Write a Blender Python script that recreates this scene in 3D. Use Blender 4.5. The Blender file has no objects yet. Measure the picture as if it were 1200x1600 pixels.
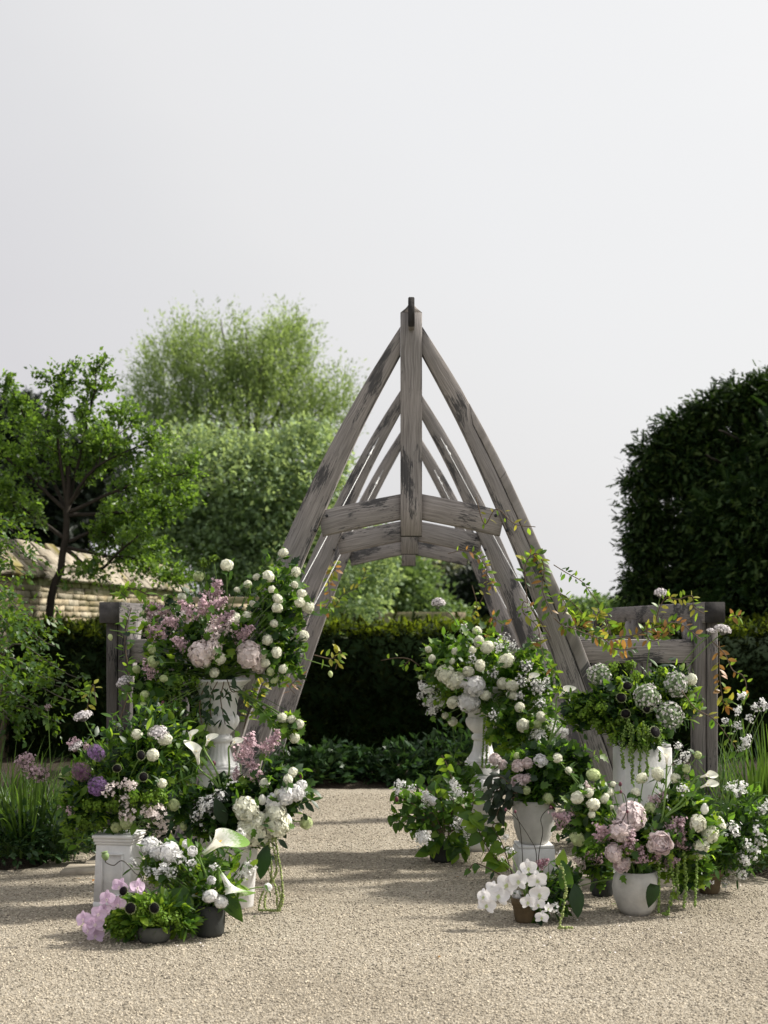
import bpy, math, random
import numpy as np
from mathutils import Vector, Matrix

# ------------------------------------------------------------------ camera, sky, sun
SC = bpy.context.scene
COL = SC.collection
F = 2222.0            # focal length in photograph pixels (50 mm lens)
EYE = 1.65
HOR = 970.0           # horizon row of the photograph
cam_d = bpy.data.cameras.new('camera')
cam = bpy.data.objects.new('camera', cam_d); COL.objects.link(cam)
cam.location = (0, 0, EYE); cam.rotation_euler = (math.radians(90), 0, 0)
cam_d.sensor_fit = 'VERTICAL'; cam_d.sensor_height = 36; cam_d.sensor_width = 27; cam_d.lens = 50
cam_d.shift_y = (HOR - 800) / 1600
cam_d.clip_end = 2000; cam_d.clip_start = .05
cam_d.dof.use_dof = True; cam_d.dof.focus_distance = 8.6; cam_d.dof.aperture_fstop = 2.8
SC.camera = cam

SUN_EL, SUN_AZ = 43, 17      # degrees; azimuth measured from +X (right) towards +Y (away)
to_sun = Vector((math.cos(math.radians(SUN_EL)) * math.cos(math.radians(SUN_AZ)),
                 math.cos(math.radians(SUN_EL)) * math.sin(math.radians(SUN_AZ)),
                 math.sin(math.radians(SUN_EL))))
W = bpy.data.worlds.new('World'); SC.world = W; W.use_nodes = True
nt = W.node_tree; nt.nodes.clear()
sky = nt.nodes.new('ShaderNodeTexSky'); sky.sky_type = 'NISHITA'; sky.sun_disc = False
sky.sun_elevation = math.radians(SUN_EL); sky.sun_rotation = math.radians(90 - SUN_AZ)
sky.dust_density = 6; sky.air_density = 1.6; sky.altitude = 50
skm = nt.nodes.new('ShaderNodeVectorMath'); skm.operation = 'SCALE'; skm.inputs['Scale'].default_value = .06
nt.links.new(sky.outputs[0], skm.inputs[0])
smx = nt.nodes.new('ShaderNodeMix'); smx.data_type = 'RGBA'
smx.inputs['Factor'].default_value = .9
nt.links.new(skm.outputs[0], smx.inputs['A'])
# thin high cloud veil: pale, slightly mottled, brighter towards the hidden sun
tcw = nt.nodes.new('ShaderNodeTexCoord'); nzw = nt.nodes.new('ShaderNodeTexNoise')
nzw.inputs['Scale'].default_value = 2.2; nzw.inputs['Detail'].default_value = 3
mpw = nt.nodes.new('ShaderNodeMapping'); mpw.inputs['Scale'].default_value = (1, 1, 3.5)
nt.links.new(tcw.outputs['Generated'], mpw.inputs[0]); nt.links.new(mpw.outputs[0], nzw.inputs['Vector'])
dtw = nt.nodes.new('ShaderNodeVectorMath'); dtw.operation = 'DOT_PRODUCT'; dtw.inputs[1].default_value = to_sun
nmw = nt.nodes.new('ShaderNodeVectorMath'); nmw.operation = 'NORMALIZE'
nt.links.new(tcw.outputs['Generated'], nmw.inputs[0]); nt.links.new(nmw.outputs[0], dtw.inputs[0])
adw = nt.nodes.new('ShaderNodeMath'); adw.operation = 'MULTIPLY_ADD'; adw.inputs[1].default_value = .10
nt.links.new(nzw.outputs['Fac'], adw.inputs[0]); nt.links.new(dtw.outputs['Value'], adw.inputs[2])
rpw = nt.nodes.new('ShaderNodeValToRGB'); el = rpw.color_ramp.elements
el[0].position = .05; el[0].color = (.522, .514, .535, 1)
el[1].position = 1.; el[1].color = (.80, .79, .775, 1)
for p_, c_ in ((.207, (.530, .522, .542, 1)), (.33, (.580, .577, .587, 1)), (.39, (.618, .614, .620, 1)), (.49, (.648, .648, .656, 1)), (.62, (.668, .668, .674, 1))):
    e_ = el.new(p_); e_.color = c_
nt.links.new(adw.outputs[0], rpw.inputs[0]); nt.links.new(rpw.outputs[0], smx.inputs['B'])
bg = nt.nodes.new('ShaderNodeBackground'); bg.inputs['Strength'].default_value = 1.0
nt.links.new(smx.outputs['Result'], bg.inputs[0])
wo = nt.nodes.new('ShaderNodeOutputWorld'); nt.links.new(bg.outputs[0], wo.inputs[0])
sun_d = bpy.data.lights.new('sun', 'SUN'); sun_d.energy = 5.0; sun_d.angle = math.radians(4); sun_d.color = (1, .95, .86)
sun = bpy.data.objects.new('sun', sun_d); COL.objects.link(sun)
sun.rotation_euler = to_sun.to_track_quat('Z', 'Y').to_euler(); sun.location = (6, 4, 8)
SC.view_settings.view_transform = 'Standard'; SC.view_settings.look = 'None'
SC.view_settings.exposure = .5; SC.view_settings.gamma = 1
SC.render.engine = 'CYCLES'; SC.cycles.use_denoising = True
SC.cycles.max_bounces = 7; SC.cycles.transparent_max_bounces = 6
SC.cycles.diffuse_bounces = 3; SC.cycles.glossy_bounces = 2; SC.cycles.transmission_bounces = 3
SC.cycles.caustics_reflective = False; SC.cycles.caustics_refractive = False

# ------------------------------------------------------------------ helpers
R = np.random.default_rng(11)
random.seed(5)
def P(px, py, d):
    return Vector(((px - 600) * d / F, d, EYE + (HOR - py) * d / F))
def G(px, d):
    return Vector(((px - 600) * d / F, d, 0))
def nrm(a):
    return a / np.maximum(np.linalg.norm(a, axis=-1, keepdims=True), 1e-9)

class MB:
    """collects geometry, builds one mesh"""
    def __init__(s): s.v, s.f, s.t, s.u, s.n, s.m = [], [], [], [], 0, []
    def add(s, v, f, t=1.0, uv=None, mi=0):
        v = np.asarray(v, float).reshape(-1, 3); f = np.asarray(f, int)
        s.v.append(v); s.f.append(f + s.n); s.n += len(v)
        tt = np.asarray(t, float)
        s.t.append(np.broadcast_to(tt, (len(v),)) if tt.ndim == 0 else tt)
        s.u.append(None if uv is None else np.asarray(uv, float).reshape(len(f), -1, 2)); s.m.append(mi)
        return s
    def inst(s, tpl, loc, rot, sc=1.0, tint=1.0, mi=0):
        """tpl=(verts, [face arrays]); loc N,3; rot N,3,3 (columns = axes); sc N or N,3"""
        v, fs = tpl; loc = np.asarray(loc, float); N = len(loc)
        if N == 0: return s
        sc = np.asarray(sc, float)
        if sc.ndim == 0: sc = np.full((N, 3), float(sc))
        elif sc.ndim == 1: sc = np.repeat(sc[:, None], 3, 1)
        V = np.einsum('nij,nkj->nki', rot, v[None] * sc[:, None, :]) + loc[:, None, :]
        tint = np.broadcast_to(np.asarray(tint, float), (N,))
        first = True
        for f in fs:
            FF = (np.asarray(f)[None] + (np.arange(N) * len(v))[:, None, None]).reshape(-1, np.asarray(f).shape[1])
            if first:
                s.add(V.reshape(-1, 3), FF, np.repeat(tint, len(v)), mi=mi); first = False
            else:
                s.f.append(FF + s.n - N * len(v)); s.u.append(None); s.m.append(mi)
        return s
    def mesh(s, name, mats, smooth=False):
        v = np.concatenate(s.v); t = np.concatenate(s.t)
        nf = [len(f) for f in s.f]
        tot = np.concatenate([np.full(len(f), f.shape[1]) for f in s.f])
        idx = np.concatenate([f.ravel() for f in s.f])
        me = bpy.data.meshes.new(name)
        me.vertices.add(len(v)); me.vertices.foreach_set('co', v.astype(np.float32).ravel())
        me.loops.add(len(idx)); me.loops.foreach_set('vertex_index', idx.astype(np.int32))
        me.polygons.add(len(tot))
        st = np.concatenate([[0], np.cumsum(tot)[:-1]])
        me.polygons.foreach_set('loop_start', st.astype(np.int32))
        me.polygons.foreach_set('loop_total', tot.astype(np.int32))
        me.polygons.foreach_set('material_index', np.repeat(s.m, nf).astype(np.int32))
        if smooth: me.polygons.foreach_set('use_smooth', np.ones(len(tot), bool))
        a = me.attributes.new('tint', 'FLOAT', 'POINT'); a.data.foreach_set('value', t.astype(np.float32))
        if any(u is not None for u in s.u):
            uv = np.concatenate([np.zeros((f.size, 2)) if u is None else u.reshape(-1, 2) for f, u in zip(s.f, s.u)])
            l = me.uv_layers.new(name='UVMap'); l.data.foreach_set('uv', uv.astype(np.float32).ravel())
        for m in (mats if isinstance(mats, (list, tuple)) else [mats]): me.materials.append(m)
        me.update(calc_edges=True); me.validate()
        return me

def mk(name, data, parent=None, loc=None, M=None):
    o = bpy.data.objects.new(name, data); COL.objects.link(o)
    if parent is not None: o.parent = parent
    if M is not None: o.matrix_basis = M
    elif loc is not None: o.location = loc
    return o
def tag(o, label=None, cat=None, group=None, kind=None):
    if label: o['label'] = label
    if cat: o['category'] = cat
    if group: o['group'] = group
    if kind: o['kind'] = kind
    return o
def thing(name, loc, label, cat, group=None):
    return tag(mk(name, None, None, loc), label, cat, group)
def frame_from(z, roll=None, n=None):
    """rotation matrices with column 1 (y) = direction, column 2 = normal-ish; vectorised"""
    z = nrm(np.asarray(z, float).reshape(-1, 3)); N = len(z)
    if n is None:
        n = R.normal(size=(N, 3))
    n = np.broadcast_to(np.asarray(n, float), (N, 3))
    x = nrm(np.cross(z, n)); k = nrm(np.cross(x, z))
    return np.stack([x, z, k], axis=2)
def upframe(z):
    """column 2 (z) = given direction, random roll"""
    z = nrm(np.asarray(z, float).reshape(-1, 3)); N = len(z)
    a = R.normal(size=(N, 3)); x = nrm(np.cross(a, z)); y = np.cross(z, x)
    return np.stack([x, y, z], axis=2)
def M4(rot, loc, sc=1.0):
    m = Matrix.Identity(4)
    sc = (sc, sc, sc) if np.isscalar(sc) else sc
    for i in range(3):
        for j in range(3): m[i][j] = rot[i][j] * sc[j]
        m[i][3] = loc[i]
    return m
def tube(mb, pts, rad, sides=6, tint=1.0, cap=True):
    pts = np.asarray([tuple(p) for p in pts], float); n = len(pts)
    rad = np.broadcast_to(np.asarray(rad, float), (n,))
    t = nrm(np.gradient(pts, axis=0)); ref = np.array([.3, .95, .1]) if abs(t[0][2]) > .7 else np.array([.1, .1, 1.])
    x = nrm(np.cross(t, ref)); y = np.cross(t, x)
    a = np.linspace(0, 2 * np.pi, sides, endpoint=False)
    V = pts[:, None] + rad[:, None, None] * (np.cos(a)[None, :, None] * x[:, None] + np.sin(a)[None, :, None] * y[:, None])
    i = np.arange(n - 1)[:, None] * sides; j = np.arange(sides)[None]; k = (j + 1) % sides
    Fq = np.stack([i + j, i + k, i + sides + k, i + sides + j], -1).reshape(-1, 4)
    mb.add(V.reshape(-1, 3), Fq, tint)
    return mb
def spline(pts, n=12):
    pts = np.asarray([tuple(p) for p in pts], float); m = len(pts)
    if m == 2: return pts[0] + (pts[1] - pts[0]) * np.linspace(0, 1, n)[:, None]
    P_ = np.vstack([2 * pts[0] - pts[1], pts, 2 * pts[-1] - pts[-2]])
    u = np.linspace(0, m - 1 - 1e-6, n); k = u.astype(int); f = (u - k)[:, None]
    a, b, c, d = P_[k], P_[k + 1], P_[k + 2], P_[k + 3]
    return .5 * (2 * b + (c - a) * f + (2 * a - 5 * b + 4 * c - d) * f ** 2 + (3 * b - a - 3 * c + d) * f ** 3)
def quadc(a, b, lift, n=7):
    a, b = np.array(tuple(a)), np.array(tuple(b)); c = (a + b) / 2 + np.array(tuple(lift))
    t = np.linspace(0, 1, n)[:, None]
    return (1 - t) ** 2 * a + 2 * t * (1 - t) * c + t ** 2 * b
def lathe(mb, prof, segs=32, mod=None, tint=1.0):
    """prof [(r,z)]; mod(angle, i) -> radius factor"""
    a = np.linspace(0, 2 * np.pi, segs, endpoint=False); V = []
    for i, (r, z) in enumerate(prof):
        rr = r * (mod(a, i) if mod else 1.0)
        V.append(np.stack([rr * np.cos(a), rr * np.sin(a), np.full(segs, z)], 1))
    i = np.arange(len(prof) - 1)[:, None] * segs; j = np.arange(segs)[None]; k = (j + 1) % segs
    mb.add(np.concatenate(V), np.stack([i + j, i + k, i + segs + k, i + segs + j], -1).reshape(-1, 4), tint)
    return mb
def boxes(mb, x0, x1, y0, y1, z0, z1, c=.004, tint=1.0, taper=0.0):
    """chamfered box (octagonal plan, chamfered top); taper shrinks the top"""
    def ring(z, i, k):
        a, b, e, f = x0 + i, x1 - i, y0 + i, y1 - i
        return [(a + k, e, z), (b - k, e, z), (b, e + k, z), (b, f - k, z), (b - k, f, z), (a + k, f, z), (a, f - k, z), (a, e + k, z)]
    V = ring(z0, 0, c) + ring(z1 - c, taper, c) + ring(z1, taper + c, c)
    Fq = [(i + 8 * r, (i + 1) % 8 + 8 * r, (i + 1) % 8 + 8 * (r + 1), i + 8 * (r + 1)) for r in range(2) for i in range(8)]
    mb.add(V, Fq, tint); n = mb.n - 24
    mb.f.append(np.array([[n + 16 + i for i in range(8)]])); mb.u.append(None); mb.m.append(0)
    mb.f.append(np.array([[n + 7 - i for i in range(8)]])); mb.u.append(None); mb.m.append(0)
    return mb

# ------------------------------------------------------------------ materials
def mat(name):
    m = bpy.data.materials.new(name); m.use_nodes = True; t = m.node_tree; t.nodes.clear()
    o = t.nodes.new('ShaderNodeOutputMaterial'); return m, t, o
def node(t, ty, **kw):
    n = t.nodes.new(ty)
    for k, v in kw.items():
        if k.startswith('i_'):
            key = k[2:].replace('_', ' ')
            n.inputs[int(key) if key.isdigit() else key].default_value = v
        else: setattr(n, k, v)
    return n
def ramp(t, src, stops):
    r = t.nodes.new('ShaderNodeValToRGB'); e = r.color_ramp.elements
    while len(e) < len(stops): e.new(.5)
    for i, (p, c) in enumerate(stops):
        e[i].position = p; e[i].color = (*c, 1) if len(c) == 3 else c
    t.links.new(src, r.inputs[0]); return r.outputs[0]
def mixc(t, f, a, b, blend='MIX'):
    n = node(t, 'ShaderNodeMix', data_type='RGBA', blend_type=blend)
    for s, v in (('Factor', f), ('A', a), ('B', b)):
        i = n.inputs[s] if s != 'Factor' else n.inputs[0]
        if s != 'Factor': i = [x for x in n.inputs if x.name == s and x.type == 'RGBA'][0]
        if hasattr(v, 'is_linked') or hasattr(v, 'links'): t.links.new(v, i)
        else: i.default_value = v if s == 'Factor' else (*v, 1)
    return [x for x in n.outputs if x.type == 'RGBA'][0]
def math_(t, op, a, b=None):
    n = node(t, 'ShaderNodeMath', operation=op)
    for i, v in enumerate((a, b)):
        if v is None: continue
        if hasattr(v, 'links'): t.links.new(v, n.inputs[i])
        else: n.inputs[i].default_value = v
    return n.outputs[0]

def leaf_mat(name, col, trans=None, tf=.38, rough=.42, var=.35, hue=.035, spec=.35, vein=0., vs=(24, 2.5, 24)):
    """leaf or petal: glossy diffuse front + light shining through; colour varies from piece to piece"""
    m, t, o = mat(name)
    at = node(t, 'ShaderNodeAttribute', attribute_name='tint'); oi = node(t, 'ShaderNodeObjectInfo')
    k = math_(t, 'MULTIPLY', at.outputs['Fac'], math_(t, 'ADD', math_(t, 'MULTIPLY', oi.outputs['Random'], var), 1 - var / 2))
    if vein:
        tc_ = node(t, 'ShaderNodeTexCoord'); mp_ = node(t, 'ShaderNodeMapping'); mp_.inputs['Scale'].default_value = vs; t.links.new(tc_.outputs['Object'], mp_.inputs[0])
        vn = node(t, 'ShaderNodeTexNoise', i_Scale=1., i_Detail=3.); t.links.new(mp_.outputs[0], vn.inputs[0])
        k = math_(t, 'MULTIPLY', k, math_(t, 'ADD', math_(t, 'MULTIPLY', vn.outputs[0], -vein * 2), 1 + vein))
    hs = node(t, 'ShaderNodeHueSaturation', i_Color=(*col, 1))
    t.links.new(math_(t, 'ADD', math_(t, 'MULTIPLY', math_(t, 'ADD', at.outputs['Fac'], math_(t, 'MULTIPLY', oi.outputs['Random'], .6)), -hue * 1.4), .5 + hue * 1.8), hs.inputs['Hue'])
    t.links.new(k, hs.inputs['Value'])
    b = node(t, 'ShaderNodeBsdfPrincipled', i_Roughness=rough); b.inputs['Specular IOR Level'].default_value = spec
    t.links.new(hs.outputs[0], b.inputs['Base Color'])
    tc = trans or tuple(min(1, c * f) for c, f in zip(col, (2.1, 2.0, 1.1)))
    tr = node(t, 'ShaderNodeBsdfTranslucent')
    h2 = node(t, 'ShaderNodeHueSaturation', i_Color=(*tc, 1)); t.links.new(k, h2.inputs['Value'])
    t.links.new(h2.outputs[0], tr.inputs[0])
    mx = node(t, 'ShaderNodeMixShader', i_0=tf); t.links.new(b.outputs[0], mx.inputs[1]); t.links.new(tr.outputs[0], mx.inputs[2])
    t.links.new(mx.outputs[0], o.inputs[0]); return m

def plain(name, col, rough=.7, bump=0.0, bscale=40, mottle=.15, mscale=6, spec=.3):
    m, t, o = mat(name); b = node(t, 'ShaderNodeBsdfPrincipled', i_Roughness=rough); b.inputs['Specular IOR Level'].default_value = spec
    tc = node(t, 'ShaderNodeTexCoord'); oi = node(t, 'ShaderNodeObjectInfo')
    nz = node(t, 'ShaderNodeTexNoise', i_Scale=mscale, i_Detail=6., i_Roughness=.6); t.links.new(tc.outputs['Object'], nz.inputs[0])
    at = node(t, 'ShaderNodeAttribute', attribute_name='tint')
    lo = tuple(c * (1 - mottle) for c in col); hi = tuple(min(.95, c * (1 + mottle)) for c in col)
    c = ramp(t, nz.outputs[0], [(.3, lo), (.7, hi)])
    v = node(t, 'ShaderNodeVectorMath', operation='SCALE'); t.links.new(c, v.inputs[0]); t.links.new(at.outputs['Fac'], v.inputs['Scale'])
    t.links.new(v.outputs[0], b.inputs['Base Color'])
    if bump:
        n2 = node(t, 'ShaderNodeTexNoise', i_Scale=bscale, i_Detail=8., i_Roughness=.65); t.links.new(tc.outputs['Object'], n2.inputs[0])
        bp = node(t, 'ShaderNodeBump', i_Strength=bump, i_Distance=.01); t.links.new(n2.outputs[0], bp.inputs['Height']); t.links.new(bp.outputs[0], b.inputs['Normal'])
    t.links.new(b.outputs[0], o.inputs[0]); return m

def oak_mat():
    m, t, o = mat('weathered_oak'); b = node(t, 'ShaderNodeBsdfPrincipled', i_Roughness=.85); b.inputs['Specular IOR Level'].default_value = .15
    uv = node(t, 'ShaderNodeUVMap'); mp = node(t, 'ShaderNodeMapping'); mp.inputs['Scale'].default_value = (1.6, 42, 1); t.links.new(uv.outputs[0], mp.inputs[0])
    wob = node(t, 'ShaderNodeTexNoise', i_Scale=3.0, i_Detail=2.); t.links.new(uv.outputs[0], wob.inputs[0])
    wv = node(t, 'ShaderNodeVectorMath', operation='MULTIPLY'); wv.inputs[1].default_value = (0, 2.2, 0); t.links.new(wob.outputs['Color'], wv.inputs[0])
    ad = node(t, 'ShaderNodeVectorMath', operation='ADD'); t.links.new(mp.outputs[0], ad.inputs[0]); t.links.new(wv.outputs[0], ad.inputs[1])
    g = node(t, 'ShaderNodeTexNoise', i_Scale=2.4, i_Detail=7., i_Roughness=.62); t.links.new(ad.outputs[0], g.inputs[0])
    c1 = ramp(t, g.outputs[0], [(.28, (.135, .126, .121)), (.5, (.265, .249, .242)), (.74, (.40, .380, .372))])
    lg = node(t, 'ShaderNodeTexNoise', i_Scale=2.2, i_Detail=3.); t.links.new(uv.outputs[0], lg.inputs[0])
    c2 = mixc(t, .55, c1, ramp(t, lg.outputs[0], [(.35, (.42, .41, .41)), (.65, (.58, .55, .53))]), 'OVERLAY')
    # blue-black tannin stains, streaked along the grain
    m2 = node(t, 'ShaderNodeMapping'); m2.inputs['Scale'].default_value = (2.3, 5.5, 1); t.links.new(uv.outputs[0], m2.inputs[0])
    s1 = node(t, 'ShaderNodeTexNoise', i_Scale=1.15, i_Detail=2., i_Roughness=.5); t.links.new(m2.outputs[0], s1.inputs[0])
    m3 = node(t, 'ShaderNodeMapping'); m3.inputs['Scale'].default_value = (9, 60, 1); t.links.new(uv.outputs[0], m3.inputs[0])
    s2 = node(t, 'ShaderNodeTexNoise', i_Scale=1.6, i_Detail=6., i_Roughness=.7); t.links.new(m3.outputs[0], s2.inputs[0])
    sm = math_(t, 'ADD', math_(t, 'MULTIPLY', s1.outputs[0], 1.0), math_(t, 'MULTIPLY', s2.outputs[0], .75))
    st = ramp(t, sm, [(.945, (0, 0, 0)), (1.03, (1, 1, 1))])
    c3 = mixc(t, math_(t, 'MULTIPLY', st, .8), c2, (.035, .037, .042))
    at = node(t, 'ShaderNodeAttribute', attribute_name='tint')
    v = node(t, 'ShaderNodeVectorMath', operation='SCALE'); t.links.new(c3, v.inputs[0]); t.links.new(at.outputs['Fac'], v.inputs['Scale'])
    t.links.new(v.outputs[0], b.inputs['Base Color'])
    bp = node(t, 'ShaderNodeBump', i_Strength=.55, i_Distance=.006); t.links.new(g.outputs[0], bp.inputs['Height']); t.links.new(bp.outputs[0], b.inputs['Normal'])
    t.links.new(b.outputs[0], o.inputs[0]); return m

def gravel_mat(name, stops, scale=98, bump=1.0):
    m, t, o = mat(name); b = node(t, 'ShaderNodeBsdfPrincipled', i_Roughness=.9); b.inputs['Specular IOR Level'].default_value = .2
    tc = node(t, 'ShaderNodeTexCoord')
    nz = node(t, 'ShaderNodeTexNoise', i_Scale=30., i_Detail=2.); t.links.new(tc.outputs['Object'], nz.inputs[0])
    ds = node(t, 'ShaderNodeVectorMath', operation='MULTIPLY_ADD'); ds.inputs[1].default_value = (.02, .02, 0)
    t.links.new(nz.outputs['Color'], ds.inputs[0]); t.links.new(tc.outputs['Object'], ds.inputs[2])
    v1 = node(t, 'ShaderNodeTexVoronoi', i_Scale=scale); t.links.new(ds.outputs[0], v1.inputs['Vector'])
    v2 = node(t, 'ShaderNodeTexVoronoi', i_Scale=scale * 2.6); t.links.new(ds.outputs[0], v2.inputs['Vector'])
    sp = node(t, 'ShaderNodeSeparateColor'); t.links.new(v1.outputs['Color'], sp.inputs[0])
    c = ramp(t, sp.outputs[0], stops)
    sp2 = node(t, 'ShaderNodeSeparateColor'); t.links.new(v2.outputs['Color'], sp2.inputs[0])
    c = mixc(t, .45, c, ramp(t, sp2.outputs[1], stops))
    big = node(t, 'ShaderNodeTexNoise', i_Scale=.9, i_Detail=5., i_Roughness=.6); t.links.new(tc.outputs['Object'], big.inputs[0])
    c = mixc(t, 1.0, c, ramp(t, big.outputs[0], [(.3, (.74, .72, .69)), (.5, (.93, .92, .90)), (.7, (1.04, 1.04, 1.04))]), 'MULTIPLY')
    t.links.new(c, b.inputs['Base Color'])
    h = math_(t, 'ADD', math_(t, 'MULTIPLY', math_(t, 'SUBTRACT', 1., v1.outputs['Distance']), 1.), math_(t, 'MULTIPLY', v2.outputs['Distance'], -.45))
    bp = node(t, 'ShaderNodeBump', i_Strength=bump, i_Distance=.012); t.links.new(h, bp.inputs['Height']); t.links.new(bp.outputs[0], b.inputs['Normal'])
    t.links.new(b.outputs[0], o.inputs[0]); return m

def stone_mat(name, cols, moss=0.0):
    m, t, o = mat(name); b = node(t, 'ShaderNodeBsdfPrincipled', i_Roughness=.9); b.inputs['Specular IOR Level'].default_value = .15
    tc = node(t, 'ShaderNodeTexCoord'); oi = node(t, 'ShaderNodeObjectInfo'); gm = node(t, 'ShaderNodeNewGeometry')
    c0 = ramp(t, oi.outputs['Random'], cols)
    nz = node(t, 'ShaderNodeTexNoise', i_Scale=11., i_Detail=7., i_Roughness=.65); t.links.new(gm.outputs['Position'], nz.inputs[0])
    c = mixc(t, 1., c0, ramp(t, nz.outputs[0], [(.3, (.55, .53, .5)), (.6, (1, 1, 1))]), 'MULTIPLY')
    if moss:
        n2 = node(t, 'ShaderNodeTexNoise', i_Scale=1.3, i_Detail=5.); t.links.new(gm.outputs['Position'], n2.inputs[0])
        c = mixc(t, ramp(t, n2.outputs[0], [(.56, (0, 0, 0)), (.66, (moss,) * 3)]), c, (.20, .17, .035))
    t.links.new(c, b.inputs['Base Color'])
    bp = node(t, 'ShaderNodeBump', i_Strength=.6, i_Distance=.02); t.links.new(nz.outputs[0], bp.inputs['Height']); t.links.new(bp.outputs[0], b.inputs['Normal'])
    t.links.new(b.outputs[0], o.inputs[0]); return m

MAT = {}
MAT['oak'] = oak_mat()
MAT['oak_end'] = plain('oak_end_grain', (.045, .042, .042), .9, .5, 60, .4, 14)
MAT['gravel'] = gravel_mat('gravel', [(.0, (.11, .093, .070)), (.2, (.275, .238, .182)), (.6, (.465, .41, .325)), (1., (.71, .65, .555))])
MAT['pebble'] = plain('pebble', (.46, .405, .32), .85, .3, 90, .2, 30)
MAT['soil'] = gravel_mat('soil', [(0., (.018, .014, .010)), (.6, (.045, .035, .025)), (1., (.08, .065, .048))], 60, .8)
MAT['lawn'] = plain('lawn_grass', (.06, .10, .03), .9, .8, 60, .35, 3)
MAT['slab'] = plain('stone_slab', (.33, .29, .23), .9, .5, 40, .3, 9)
MAT['wall_stone'] = stone_mat('cotswold_stone', [(0., (.38, .31, .21)), (.5, (.47, .40, .285)), (1., (.42, .375, .30))], .25)
MAT['slate'] = stone_mat('stone_slate', [(0., (.33, .29, .23)), (.5, (.42, .37, .30)), (1., (.30, .27, .22))], .8)
MAT['mortar'] = plain('mortar', (.26, .21, .14), .95, .5, 30, .3, 8)
MAT['iron'] = plain('dark_iron', (.03, .03, .032), .6)
MAT['steel'] = plain('steel_cable', (.55, .55, .55), .35)
# ------------------------------------------------------------------ ground
def sheet(name, pts, z, m, h=0.0):
    """flat polygon sheet, or a slab of height h"""
    mb = MB(); n = len(pts)
    V = [(x, y, z) for x, y in pts]
    mb.add(V, np.array([list(range(n))]))
    if h:
        mb.add(V + [(x, y, z - h) for x, y in pts], [(i + n, (i + 1) % n + n, (i + 1) % n, i) for i in range(n)])
    return tag(mk(name, mb.mesh(name, m)), kind='structure')
sheet('ground', [(-400, -60), (400, -60), (400, 900), (-400, 900)], -.008, MAT['lawn'])
sheet('gravel_court', [(-14, -3), (14, -3), (14, 14.6), (-14, 14.6)], 0, MAT['gravel'])
def bed(name, x0, x1, y0, y1, wob=.12):
    nx, ny = max(4, int((x1 - x0) / .2)), max(4, int((y1 - y0) / .2))
    X, Y = np.meshgrid(np.linspace(x0, x1, nx), np.linspace(y0, y1, ny))
    ex = np.minimum(np.minimum(X - x0, x1 - X), np.minimum(Y - y0, y1 - Y))
    Z = .02 + .09 * np.clip(ex / .5, 0, 1) + R.normal(size=X.shape) * .012 - .05 * (ex < .01)
    X = X + np.sin(Y * 3.1) * .04 + np.sin(Y * 7) * .02; Y = Y + np.sin(X * 2.7) * .05 + np.sin(X * 6.3) * .03
    i = (np.arange(ny - 1)[:, None] * nx + np.arange(nx - 1)[None]).ravel()
    mb = MB().add(np.stack([X, Y, Z], -1).reshape(-1, 3), np.stack([i, i + 1, i + nx + 1, i + nx], 1))
    return tag(mk(name, mb.mesh(name, MAT['soil'], True)), kind='structure')
bed('planting_bed', -9, -2.2, 9.35, 14.0)
bed('planting_bed', 2.35, 9, 8.95, 14.0)
bed('planting_bed', -9, 9, 13.95, 17.5)

# loose stones of the gravel, thousands of them: one mass
octa = (np.array([(1, 0, 0), (-1, 0, 0), (0, 1, 0), (0, -1, 0), (0, 0, 1), (0, 0, -1)], float),
        [np.array([(0, 2, 4), (2, 1, 4), (1, 3, 4), (3, 0, 4), (2, 0, 5), (1, 2, 5), (3, 1, 5), (0, 3, 5)])])
N = 62000
d = 5.6 * (13.6 / 5.6) ** R.random(N); x = (R.random(N) - .5) * d * .62
keep = ~(((x < -2.1) & (d > 9.25)) | ((x > 2.25) & (d > 8.85))); d, x = d[keep], x[keep]; N = len(d)
s = R.uniform(.003, .0065, N) * (.8 + .05 * d)
mb = MB(); mb.inst(octa, np.stack([x, d, s * .25], 1), upframe(np.array([0, 0, 1.]) + R.normal(size=(N, 3)) * .3), np.stack([s * R.uniform(.8, 1.5, N), s, s * R.uniform(.45, .8, N)], 1), R.uniform(.35, 1.45, N))
tag(mk('gravel', mb.mesh('gravel', MAT['pebble'])), 'pale beige gravel stones loose on the court', 'gravel', kind='stuff')

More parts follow.
